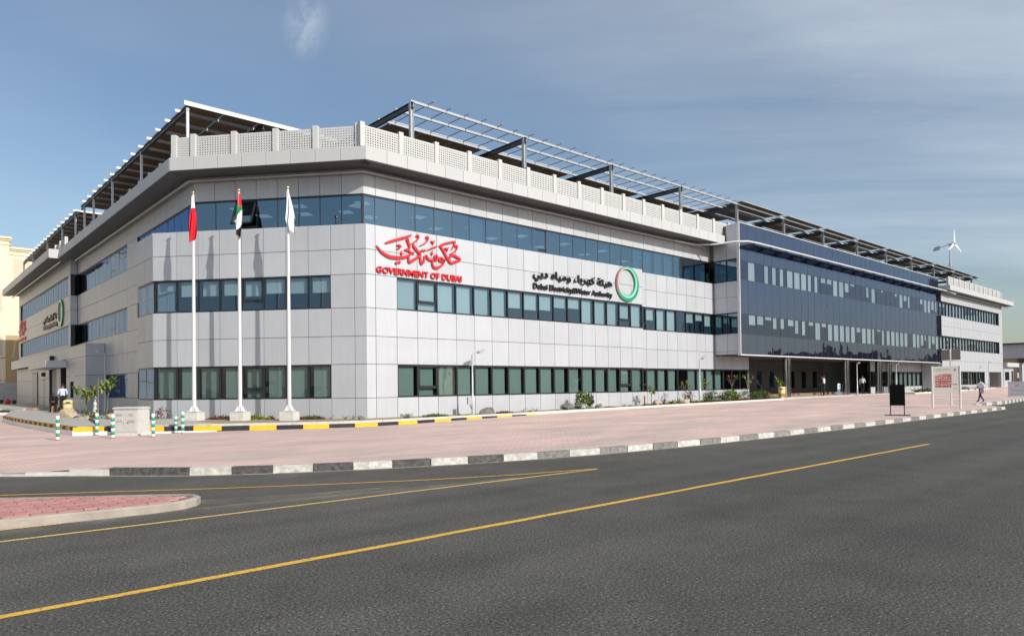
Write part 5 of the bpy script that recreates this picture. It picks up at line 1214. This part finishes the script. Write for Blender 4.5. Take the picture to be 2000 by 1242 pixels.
sit = dict(pelvis=(0, -.1, .50), waist=(0, -.06, .66), chest=(0, .06, .86), neck=(0, .16, 1.0), head=(0, .24, 1.07), ls=(-.17, .1, .95), rs=(.17, .1, .95), le=(-.24, .22, .74), re=(.24, .22, .74), lw=(-.08, .42, .66), rw=(.08, .42, .66), lh=(-.10, -.06, .47), rh=(.10, -.06, .47), lk=(-.15, .38, .50), rk=(.15, .38, .50), la=(-.14, .36, .09), ra=(.14, .36, .09), lt=(-.15, .52, .03), rt=(.15, .52, .03))
person((-7.75, 24.6, .437), R(160), 'person in black sitting hunched by the left entrance steps', sit, 'cloth_black', 'cloth_black')
m = MB(); m.box((-7.68, 24.75, .63), (.5, .45, .38), 'brown_tile', R(160)); m.put('stone_seat', None, label='low brown block under the sitting person at the left entrance', cat='seat')

# ================================================================ BINS
def bin_(x, y, z, label, flame):
    r_ = root('litter_bin', (x, y, z), label=label, cat='bin')
    m = MB(); m.lathe([(.205, 0), (.22, .04), (.23, .58), (.23, .60)], 'bin_cream', (x, y, z), 24); m.put('body', r_)
    m = MB(); m.lathe([(.235, .60), (.23, .76), (.17, .82), (.001, .84)], 'bin_cream', (x, y, z), 24); m.put('lid', r_)
    v = Vector((-15.6-x, -26.8-y, 0)).normalized(); a = math.atan2(v.y, v.x)
    m = MB(); m.box(Vector((x, y, z+.68))+v*.215, (.05, .20, .09), 'bin_dark', a); m.put('slot', r_)
    q = random.Random(int(x*10)); m = MB()
    for k in range(15):
        b = a+q.uniform(-1.25, 1.25); h = q.uniform(.08, .26); zb_ = z+q.uniform(.07, .26); c = Vector((x+.236*math.cos(b), y+.236*math.sin(b), 0)); t = Vector((-math.sin(b), math.cos(b), 0)); w = q.uniform(.05, .10)
        m.add([c+t*w+Vector((0, 0, zb_)), c-t*w+Vector((0, 0, zb_)), c*1.0+t*q.uniform(-.05, .05)+Vector((0, 0, zb_+h)), c+Vector((0, 0, zb_-.06))], [(0, 2, 1), (0, 1, 3)], flame if k % 4 else 'bin_red')
    m.put('printed_flames', r_)
bin_(-8.42, 16.3, .437, 'cream litter bin printed with red flames on the left forecourt', 'bin_red')
bin_(35.7, -.75, .60, 'cream litter bin with green and red print by the chrome column', 'bin_green')
bin_(36.45, -.45, .60, 'cream litter bin half hidden behind the chrome column', 'bin_red')
for x, lb in ((50.6, 'blue and white floor sign under the canopy, left of its twin'), (51.7, 'blue and white floor sign under the canopy, right of its twin')):
    m = MB(); m.box((x, 1.2, 1.1), (.55, .06, 1.0), 'sign_white'); m.box((x, 1.165, .86), (.5, .012, .5), 'blue_sign'); m.box((x+.05, 1.163, 1.35), (.2, .012, .3), 'blue_sign'); m.put('floor_sign', None, label=lb, cat='sign')

# ================================================================ ROCKS
def rock(x, y, z, s, mat, label, seed):
    q = random.Random(seed); bm = bmesh.new(); bmesh.ops.create_icosphere(bm, subdivisions=3, radius=1.15)
    pl = [(Vector((q.gauss(0, 1), q.gauss(0, 1), q.gauss(0, 1))).normalized(), q.uniform(.45, .85)) for _ in range(9)]
    for v in bm.verts:
        for n_, d in pl:
            k = v.co.dot(n_)-d
            if k > 0: v.co -= n_*k
        v.co *= 1+q.uniform(-.035, .035); v.co = Vector((v.co.x*s[0], v.co.y*s[1], v.co.z*s[2]))
    me = bpy.data.meshes.new('rock'); bm.to_mesh(me); bm.free(); me.materials.append(MATS[mat])
    put('rock', me, Matrix.Translation((x, y, z+s[2]*.30)) @ Matrix.Rotation(q.uniform(0, 6), 4, 'Z'), label=label, cat='rock', group='rocks in the planting beds')
rock(5.95, -1.05, .37, (.36, .28, .26), 'rock_dark', 'dark grey boulder beside the first street lamp of the right facade', 1)
rock(11.5, -1.1, .40, (.38, .3, .26), 'rock_dark', 'dark boulder just left of the two leafy green shrubs', 2)
rock(13.95, -1.15, .42, (.30, .25, .22), 'rock_dark', 'dark boulder just right of the two leafy green shrubs', 3)
rock(19.3, -1.1, .45, (.45, .3, .26), 'rock_tan', 'tan boulder beneath the sapling by the orange-topped post', 4)
rock(22.3, -1.15, .47, (.5, .33, .3), 'rock_tan', 'tan boulder among the reddish plants left of the second lamp', 5)
rock(-.9, -1.1, .38, (.22, .18, .14), 'rock_dark', 'small grey stone at the foot of the building corner', 6)
rock(-9.0, 12.6, .44, (.55, .45, .38), 'rock_tan', 'large tan rock at the left end of the rock garden', 7)
rock(-8.3, 11.8, .44, (.45, .35, .28), 'rock_tan', 'middle tan rock of the rock garden on the forecourt', 8)
rock(-8.7, 10.4, .44, (.5, .35, .22), 'rock_tan', 'flat tan rock at the front of the rock garden', 9)
rock(-8.0, 8.6, .44, (.3, .3, .2), 'rock_tan', 'small tan rock at the right end of the rock garden', 10)

# ================================================================ PLANTS
def leaf_quad(m, p, d, up, L, w, mat, bend=.3):
    d = d.normalized(); s = d.cross(up)
    s = s.normalized() if s.length > 1e-4 else Vector((1, 0, 0)); n = s.cross(d)
    pts = []
    for t, ww in ((0, .25), (.35, 1), (.7, .8), (1, .05)):
        c = p+d*L*t-n*bend*L*t*t; pts += [c+s*w*ww*.5, c-s*w*ww*.5]
    m.add(pts, [(0, 2, 3, 1), (2, 4, 5, 3), (4, 6, 7, 5)], mat)
def rv(q, up=.3): return Vector((q.gauss(0, 1), q.gauss(0, 1), q.gauss(0, 1)+up)).normalized()
def bush(x, y, z, rx, rz, n, mat, label, seed, leaf=.09, mat2=None, cat='shrub', name='shrub', group='plants in the planting beds'):
    q = random.Random(seed); r_ = root(name, (x, y, z), label=label, cat=cat, group=group); m = MB()
    cl = [(q.uniform(-.7, .7)*rx, q.uniform(-.5, .5)*rx, q.uniform(.25, .95)*rz, q.uniform(.25, .5)) for _ in range(9)]
    for k in range(n):
        cx, cy, cz, cr = q.choice(cl); d = rv(q); rr_ = q.uniform(.5, 1)
        p = Vector((x+cx+d.x*cr*rx*rr_, y+cy+d.y*cr*rx*rr_, z+max(.02, cz*.8+d.z*cr*rz*rr_)))
        leaf_quad(m, p, rv(q, .5), Vector((0, 0, 1)), leaf*q.uniform(.6, 1.4), leaf*.5, mat if (mat2 is None or q.random() < .65) else mat2)
    m.put('foliage', r_); m = MB()
    for k in range(5):
        cx, cy, cz, cr = cl[k]; m.tube([(x+cx*.1, y+cy*.1, z-.03), (x+cx*.6, y+cy*.6, z+cz*.4), (x+cx, y+cy, z+cz*.8)], [.014, .010, .005], 'bark', 5)
    m.put('stems', r_)
def mat_plant(x, y, z, rx, ry, rz, n, mat, label, seed, leaf=.06, ang=0, mat2=None):
    q = random.Random(seed); m = MB(); ca, sa = math.cos(ang), math.sin(ang)
    for k in range(n):
        a = q.uniform(0, 6.28); r2 = math.sqrt(q.random()); u, v = rx*r2*math.cos(a), ry*r2*math.sin(a); h = rz*(1-r2**2)*q.uniform(.2, 1)+.01
        leaf_quad(m, Vector((x+u*ca-v*sa, y+u*sa+v*ca, z+h*.6)), rv(q, .9), Vector((0, 0, 1)), leaf*q.uniform(.6, 1.6), leaf*.35, mat if (mat2 is None or q.random() < .7) else mat2)
    m.put('ground_cover_plant', None, label=label, cat='plant', group='plants in the planting beds')
def agave(x, y, z, n, L, mat, label, seed, w=.035, up=1.2):
    q = random.Random(seed); m = MB()
    for k in range(n):
        d = Vector((math.cos(k*2.4), math.sin(k*2.4), q.uniform(.5, up)*1.0)); leaf_quad(m, Vector((x, y, z)), d, Vector((0, 0, 1)), L*q.uniform(.6, 1.1), w, mat, q.uniform(.0, .35))
    m.put('spiky_plant', None, label=label, cat='plant', group='plants in the planting beds')
def sapling(x, y, z, h, n, mat, label, seed, mat2=None, leaf=.2, spread=.3):
    q = random.Random(seed); r_ = root('sapling', (x, y, z), label=label, cat='tree', group='young saplings round the building'); m = MB(); tips = []
    bend = Vector((q.uniform(-.1, .1), q.uniform(-.1, .1), 0)); t0 = Vector((x, y, z-.05)); t1 = t0+Vector((0, 0, h*.55))+bend
    m.tube([t0, (t0+t1)/2+bend*.4, t1], [.028, .022, .018], 'bark', 7)
    for k in range(4):
        a = k*1.57+q.uniform(-.4, .4); e = t1+Vector((math.cos(a)*spread*q.uniform(.5, 1), math.sin(a)*spread*q.uniform(.5, 1), h*.38*q.uniform(.5, 1))); m.tube([t1-Vector((0, 0, h*.12*k/4)), (t1+e)/2+Vector((0, 0, .03)), e], [.014, .011, .008], 'bark', 6); tips.append(e)
    m.put('trunk', r_); m = MB()
    for e in tips:
        for k in range(n//4):
            d = rv(q, .3); leaf_quad(m, e+Vector((0, 0, q.uniform(-.06, .02))), d, Vector((0, 0, 1)), leaf*q.uniform(.6, 1.2), leaf*.34, mat if (mat2 is None or q.random() < .6) else mat2, q.uniform(.1, .6))
    m.put('crown', r_)
yb = -1.05
bush(1.3, -1.25, .37, .42, .22, 240, 'leaf_grey', 'silvery low shrub nearest the building corner on the right side', 11, leaf=.07, mat2='leaf_brown')
mat_plant(2.8, -1.15, .37, .68, .22, .20, 500, 'leaf', 'low green ground cover between the silvery shrub and the first lamp', 12, leaf=.09)
mat_plant(4.1, -1.2, .37, .10, .08, .12, 40, 'leaf_lime', 'tiny yellow-green tuft left of the first lamp post', 13, leaf=.09)
mat_plant(4.6, -1.25, .37, .10, .08, .08, 40, 'leaf_lime', 'tiny yellow-green tuft right at the foot of the first lamp post', 14, leaf=.08)
mat_plant(7.0, -1.1, .37, .58, .22, .16, 420, 'leaf_brown', 'rusty brown ground cover right of the first dark boulder', 15, leaf=.08)
for k, (x, lb) in enumerate(((8.2, 'leftmost of three sparse spiky plants in the bare bed'), (8.7, 'middle one of three sparse spiky plants in the bare bed'), (9.1, 'rightmost of three sparse spiky plants in the bare bed'))): agave(x, -1.1, .38, 9, .42, 'leaf_dark', lb, 20+k, w=.03)
mat_plant(10.5, -1.15, .38, .60, .2, .09, 300, 'leaf_yellow', 'yellow ground cover left of the two leafy shrubs', 16, leaf=.06)
bush(12.65, -1.05, .40, .52, .95, 800, 'leaf', 'taller of the two leafy green shrubs in the right bed', 17, leaf=.13, mat2='leaf_lime')
bush(13.55, -1.0, .41, .36, .75, 460, 'leaf', 'smaller of the two leafy green shrubs in the right bed', 18, leaf=.12, mat2='leaf_dark')
mat_plant(14.9, -1.15, .43, .55, .2, .10, 300, 'leaf_brown', 'brown ground cover right of the two leafy shrubs', 19, leaf=.06)
agave(16.2, -1.1, .44, 9, .40, 'leaf_dark', 'spiky plant left of the small sprig before the second bay', 24, w=.03); agave(16.7, -1.1, .44, 9, .34, 'leaf_dark', 'spiky plant beside another before the second bay', 25, w=.03); agave(17.3, -1.1, .44, 6, .25, 'leaf_dark', 'small sprig of leaves left of the grass mat', 26, w=.025)
mat_plant(18.5, -1.2, .45, .75, .2, .10, 500, 'leaf', 'green grass mat at the foot of the orange-topped post', 27, leaf=.08)
m = MB(); m.lathe([(.05, 0), (.05, .50)], 'rust', (18.3, -1.0, .45), 12); m.lathe([(.055, .50), (.055, .62), (.001, .63)], 'orange', (18.3, -1.0, .45), 12); m.put('garden_light', None, label='short post with an orange top in the planting bed', cat='garden light')
sapling(18.95, -1.0, .45, 1.25, 60, 'leaf', 'sapling with a broad leafy top beside the orange-topped post', 31, 'leaf_lime', .26)
bush(20.05, -1.15, .47, .22, .40, 70, 'leaf_red', 'dark red leafy plant right of the tan boulder', 32, leaf=.12)
agave(20.85, -1.1, .47, 22, .55, 'leaf', 'green agave rosette between the red plant and the yucca', 33, w=.07)
agave(21.55, -1.1, .48, 16, .50, 'leaf_lime', 'pale green yucca next to the second tan boulder', 34, w=.06, up=2.6)
sapling(22.65, -.95, .48, 1.55, 44, 'leaf_yellow', 'sapling with yellowing leaves left of the second lamp', 35, 'leaf', .20)
bush(23.1, -1.15, .48, .5, .75, 220, 'leaf_red', 'pink-leaved shrub left of the second lamp post', 36, leaf=.11, mat2='leaf_brown')
mat_plant(23.7, -1.25, .49, .6, .18, .14, 260, 'leaf_red', 'low red ground cover at the foot of the second lamp', 37, leaf=.06, mat2='leaf_brown')
sapling(24.95, -.95, .5, 1.6, 40, 'leaf_lime', 'slender sapling just right of the second lamp', 38, 'leaf_yellow', .22)
agave(24.6, -1.15, .5, 26, .55, 'leaf', 'broad green agave at the left foot of the large bush', 39, w=.09)
bush(25.9, -1.05, .5, 1.15, .72, 1700, 'leaf', 'large rounded green bush right of the second lamp', 40, leaf=.10, mat2='leaf_dark')
agave(27.5, -1.15, .52, 26, .5, 'leaf_lime', 'lime green agave left of the bright leafy plant', 41, w=.09)
bush(28.1, -1.1, .52, .6, .75, 480, 'leaf', 'bright leafy plant under the tall sapling at the bed end', 42, leaf=.18, mat2='leaf_lime')
sapling(28.4, -.95, .52, 1.9, 56, 'leaf', 'tall sapling near the right end of the planting bed', 43, 'leaf_red', .22, .4)
bush(29.7, -1.1, .53, .65, .70, 600, 'leaf_grey', 'pale grey-green bush near the right end of the bed', 44, leaf=.08, mat2='leaf')
sapling(30.4, -.95, .53, 2.0, 48, 'leaf_lime', 'forked sapling at the wall corner under the glass block', 45, 'leaf', .2, .45)
bush(31.1, -1.05, .54, .95, .70, 1200, 'leaf_dark', 'dark green rounded bush at the end of the white wall', 46, leaf=.09, mat2='leaf')
bush(32.5, -1.15, .55, .75, .55, 560, 'leaf', 'green bush with reddish tips under the glass block', 47, leaf=.12, mat2='leaf_red')
mat_plant(34.3, -1.1, .56, .5, .2, .14, 260, 'leaf_red', 'dark red ground cover beside the cream bins', 48, leaf=.07)
sapling(34.7, -1.05, .56, 1.7, 60, 'leaf_lime', 'sapling with a tufted top beside the cream bins', 49, 'leaf', .30)
q = random.Random(77); m = MB()
for k in range(5200):     # dense low ground cover filling the bed between the named plants
    x = q.triangular(19.8, 34.8, 28); y = q.uniform(-1.42, -.75); h = .05+.16*max(0, math.sin(x*2.1)*math.sin(x*.73+1))
    leaf_quad(m, Vector((x, y, zsoil(x)+q.random()*h)), rv(q, .8), Vector((0, 0, 1)), q.uniform(.05, .12), .045, q.choice(('leaf', 'leaf_dark', 'leaf', 'leaf_lime', 'leaf_brown', 'leaf_red') if math.sin(x*1.7) > -.3 else ('leaf_red', 'leaf_brown', 'leaf_dark')))
m.put('bed_ground_cover', None, kind='stuff', label='low mixed ground cover filling the right planting bed', cat='ground cover')
m = MB()
for k in range(1500):     # leaf litter and pebbles on the bare soil
    x = q.uniform(-4.5, 20); y = q.uniform(-1.35, -.15) if x > 0 else q.uniform(-1.7, -.2)-x*.55
    if x < 0 and y > -1.2-x*1.19-.3: continue
    d = Vector((q.gauss(0, 1), q.gauss(0, 1), .15)); leaf_quad(m, Vector((x, y, zsoil(x)+.012)), d, Vector((0, 0, 1)), q.uniform(.03, .08), .03, q.choice(('leaf_brown', 'leaf_yellow', 'leaf_grey', 'rock_tan')))
m.put('bed_litter', None, kind='stuff', label='dry leaf litter and pebbles on the bare planting soil', cat='litter')
def cpos(s, o=.75): p = FC.pt(s, 0, o); return p.x, p.y, zsoil(p.x)+.01
for kind, s, a in (('b', 9.15, 0), ('m1', 6.35, 0), ('g1', 4.75, 0), ('g2', 4.1, 0), ('m2', 2.2, 0), ('a1', 1.35, 0), ('a2', .7, 0), ('a3', .35, 0)):
    x, y, z = cpos(s)
    if kind == 'b': bush(x, y, z, .42, .52, 170, 'leaf_red', 'reddish twiggy shrub left of the flagpoles', 51, leaf=.09, mat2='leaf_brown')
    if kind == 'm1': mat_plant(x, y, z, .68, .28, .26, 700, 'leaf_brown', 'brown mound of ground cover between the left and middle flagpoles', 52, leaf=.08, ang=FC.a, mat2='leaf_red')
    if kind == 'g1': mat_plant(x, y, z, .34, .2, .30, 300, 'leaf_lime', 'yellow-green grass tuft right of the middle flagpole', 53, leaf=.13)
    if kind == 'g2': mat_plant(x, y, z, .22, .15, .18, 160, 'leaf_yellow', 'smaller yellow-green grass tuft left of the right flagpole', 54, leaf=.11)
    if kind == 'm2': mat_plant(x, y, z, .62, .28, .24, 700, 'leaf_brown', 'brown mound of ground cover right of the flagpoles', 55, leaf=.08, ang=FC.a, mat2='leaf_dark')
    if kind == 'a1': agave(x, y, z, 10, .34, 'leaf', 'small spiky plant right of the brown mound by the corner', 56, w=.03)
    if kind == 'a2': agave(x, y, z, 14, .36, 'leaf_lime', 'second small spiky plant right of the brown mound by the corner', 57, w=.03)
    if kind == 'a3': agave(x, y, z, 12, .36, 'leaf', 'small spiky plant closest to the building corner', 58, w=.03)
mat_plant(-7.3, 7.0, .44, .8, .4, .16, 400, 'leaf', 'strip of green grass behind the grey cabinet', 59, leaf=.09)
sapling(-8.45, 11.6, .44, 1.55, 90, 'leaf', 'leaning leafy sapling in the rock garden, left one', 61, 'leaf_yellow', .34, .5)
sapling(-7.85, 10.6, .44, 1.9, 80, 'leaf', 'taller leafy sapling in the rock garden, right one', 62, 'leaf_lime', .34, .5)
m = MB(); m.tube([(-8.35, 9.6, .4), (-8.35, 9.6, 2.3)], .025, 'bark', 8); m.put('plant_stake', None, label='bare wooden stake between the two rock garden saplings', cat='stake')
bush(-8.2, 10.2, .44, .8, .35, 260, 'leaf_dark', 'dark low shrub under the rock garden saplings', 63, leaf=.12, mat2='leaf')
m = MB(); m.lathe([(.14, 0), (.12, .5), (.06, .95), (.001, 1.0)], 'white_paint', (-8.0, 11.9, .44), 14); m.put('marker_post', None, label='white pointed marker post among the rock garden plants', cat='post')
for k, (x, lb) in enumerate(((60.6, 'leftmost dark agave before the right wing windows'), (62.3, 'second dark agave before the right wing windows'), (64.2, 'third dark agave before the right wing windows'))): agave(x, -2.2, .56, 30, .95, 'leaf_dark', lb, 70+k, w=.10)
for k, (x, lb) in enumerate(((70.2, 'low green plant behind the map board posts'), (75.5, 'low green plant right of the map board'), (81.5, 'low green plant before the far gateway'))): bush(x, -2.3, .66+.01*k, .9, .4, 240, 'leaf', lb, 80+k, leaf=.16, mat2='leaf_lime')
m = MB(); m.prism([(58.5, -2.6), (86, -2.6), (86, -1.7), (58.5, -1.7)], .3, .60, 'soil'); m.put('wing_bed', kind='structure')
bk2 = root('wing_bed_kerb', (70, -2.7, .5), kind='structure')
stones([(58.4, -2.75), (86.2, -2.75)], 1.0, bk2, ['concrete_pale'], lambda x, y: .64+.006*(x-58), h=.4, w=.14, name='coping_stone')

# ================================================================ BACKGROUND
cbu = root('cream_building', (-10, 72, 0), label='cream rendered building with moulded cornices behind the left end', cat='building')
FCB = Frame((0, 72), (1, 0), (0, -1))
fbox(FCB, 'wall', 'cream_wall', -40, -4.95, 0, 19.3, -14, 0, cbu); fbox(FCB, 'wall', 'cream_wall', -4.95, 6, 0, 18.2, -14, -.5, cbu)
for a, b, z, o in ((-40.2, -4.75, 19.25, 0), (-4.95, 6.2, 18.2, -.5)):
    m = MB(); m.fbox(FCB, 'cream_trim', a, b, z, z+.2, -14, o+.15); m.fbox(FCB, 'cream_wall', a, b, z+.2, z+.42, -14, o+.3); m.fbox(FCB, 'cream_trim', a, b, z-.5, z-.4, -2, o+.08); m.put('cornice', cbu)
for a, b in ((-4.5, -2.9), (-2.6, -.8), (-.5, 1.3)): fbox(FCB, 'wall_panel', 'cream_panel', a, b, 14.9, 17.3, -.5, -.44, cbu)
m = MB(); m.fbox(FCB, 'cream_trim', -4.9, 6, 14.1, 14.45, -.5, -.36); m.put('string_course', cbu)
for z in (3.0, 5.6): m = MB(); m.fbox(FCB, 'tan_trim_shade', -40, -4.9, z, z+.12, 0, .05); m.put('string_course', cbu)
fbox(FCB, 'shaded_wall', 'tan_trim_shade', -5.3, 6, 0, 8.3, -.49, .02, cbu)  # tan block puts the shade over the lower cream wall into colour
for z in (1.6, 2.2): fbox(FCB, 'base_joint', 'brown_tile', -5.28, 5.9, z, z+.07, .02, .03, cbu)
for z in (7.2, 12.2): fbox(FCB, 'window', 'cream_panel', -6.9, -5.6, z-1.2, z+1.0, .0, .04, cbu)
lw = root('boundary_wall', (-8, 66, .3), label='low grey block boundary wall at the left edge behind the terrace', cat='wall')
for j, (z0, z1) in enumerate(((.4, .95), (.97, 1.85), (1.87, 2.3), (2.32, 2.75))):
    for k in range(10): a = -4.95-(k+1)*1.1; fbox(Frame((0, 66), (1, 0), (0, -1)), 'wall_block', 'grey_block', a+.012, a+1.09, z0, z1, -.3, 0, lw)
m = MB(); m.tube([(-6.1, 66.3, 2.7), (-6.1, 66.3, 4.6)], .06, 'white_metal', 10); m.put('pipe', None, label='thin white pipe rising above the grey boundary wall', cat='pipe')
for x, y, lb in ((-7.4, 60, 'red object on the terrace nearest the grey wall'), (-6.9, 55, 'red object on the terrace nearest the doors')):
    m = MB(); m.lathe([(.22, 0), (.26, .3), (.05, .55), (.001, .56)], 'red_lamp', (x, y, .56), 10); m.box((x+.5, y, .75), (.3, .3, .4), 'dark_metal'); m.put('terrace_object', None, label=lb, cat='object')
gh = root('guard_house', (98, -1.5, .8), label='white flat-roofed guard house beside the far gateway', cat='building')
box('wall', 'cladding', (97.6, .4, 2.1), (5.0, 4.0, 2.9), 0, gh); box('roof', 'fascia', (97.9, .3, 3.8), (6.0, 4.8, .55), 0, gh); box('window', 'glass_blue', (96.8, -1.62, 2.3), (2.0, .05, 1.0), 0, gh); box('window_frame', 'frame_dark', (96.8, -1.605, 2.3), (2.15, .03, 1.15), 0, gh); box('door', 'frame_dark', (99.4, -1.62, 1.9), (.8, .05, 2.2), 0, gh)
cw2 = root('courtyard_wall', (120, -2, .8), label='plain grey wall right of the guard house', cat='wall')
box('wall', 'grey_block', (128, -1.8, 2.3), (50, .4, 3.4), 0, cw2); box('coping', 'concrete', (128, -1.8, 4.05), (50.2, .6, .12), 0, cw2)
fb2 = root('distant_building', (135, 6, .8), label='cream building with a grey overhanging top at the right edge', cat='building')
box('wall', 'cream_panel', (139, 9, 4.0), (40, 14, 6.4), 0, fb2); box('overhanging_storey', 'grc', (138, 6.6, 6.3), (42, 17, 2.2), 0, fb2); box('roof_edge', 'dark_metal', (138, 6.6, 7.5), (43, 18, .18), 0, fb2); box('roof_unit', 'white_paint', (122, -.6, 5.0), (3, 2, 1.6), 0, fb2)
ba = root('barrier_arm', (93, -6, .8), label='white barrier arm with two red lamps above the notice board', cat='barrier')
m = MB(); m.tube([(96, -5.5, 1.85), (84, -8.6, 1.85)], .06, 'white_metal', 8); m.put('arm', ba)
for t in (.35, .6):
    p = Vector((96, -5.5, 1.95)).lerp(Vector((84, -8.6, 1.95)), t); m = MB(); m.lathe([(.2, -.05), (.22, .1), (.1, .3), (.001, .32)], 'red_lamp', p, 12); m.put('lamp', ba)
m = MB(); m.box((96, -5.5, 1.4), (.35, .35, 1.1), 'orange'); m.put('barrier_post', ba)
nb = root('sky_block_building', (-45, 50, 0), label='unseen cream building added to block sky light, mirrored in the left windows', cat='building')  # added out of view to cut sky light on the left facade
box('wall', 'cream_wall', (-47, 52, 7.5), (22, 76, 15), 0, nb); box('cornice', 'cream_trim', (-47, 52, 15.2), (22.8, 76.8, .4), 0, nb)
for k in range(12):
    for z in (3, 7.5, 11.5): box('window', 'frame_dark', (-35.98, 18+k*6.2, z), (.1, 2.2, 1.8), 0, nb)
# town across the road, seen only as the skyline mirrored in the glazing
q = random.Random(5); m = MB(); x = -60
while x < 400:
    w = q.uniform(9, 22); h = q.choice((5, 7, 8, 9, 10, 11, 13)); y = -64-q.uniform(0, 18); m.box((x+w/2, y, h/2), (w*.96, 16, h), 'far_block')
    if q.random() < .4: m.box((x+w*q.uniform(.2, .8), y+5, h+1), (2.5, 2.5, 2.4), 'far_block')
    if q.random() < .25: m.tube([(x+2, y+6, 0), (x+2, y+6, h+7)], [.25, .15], 'far_block', 6)
    x += w+q.uniform(0, 7)
m.put('town_skyline', None, kind='stuff', label='dark low skyline of the town across the road mirrored in glass', cat='skyline')
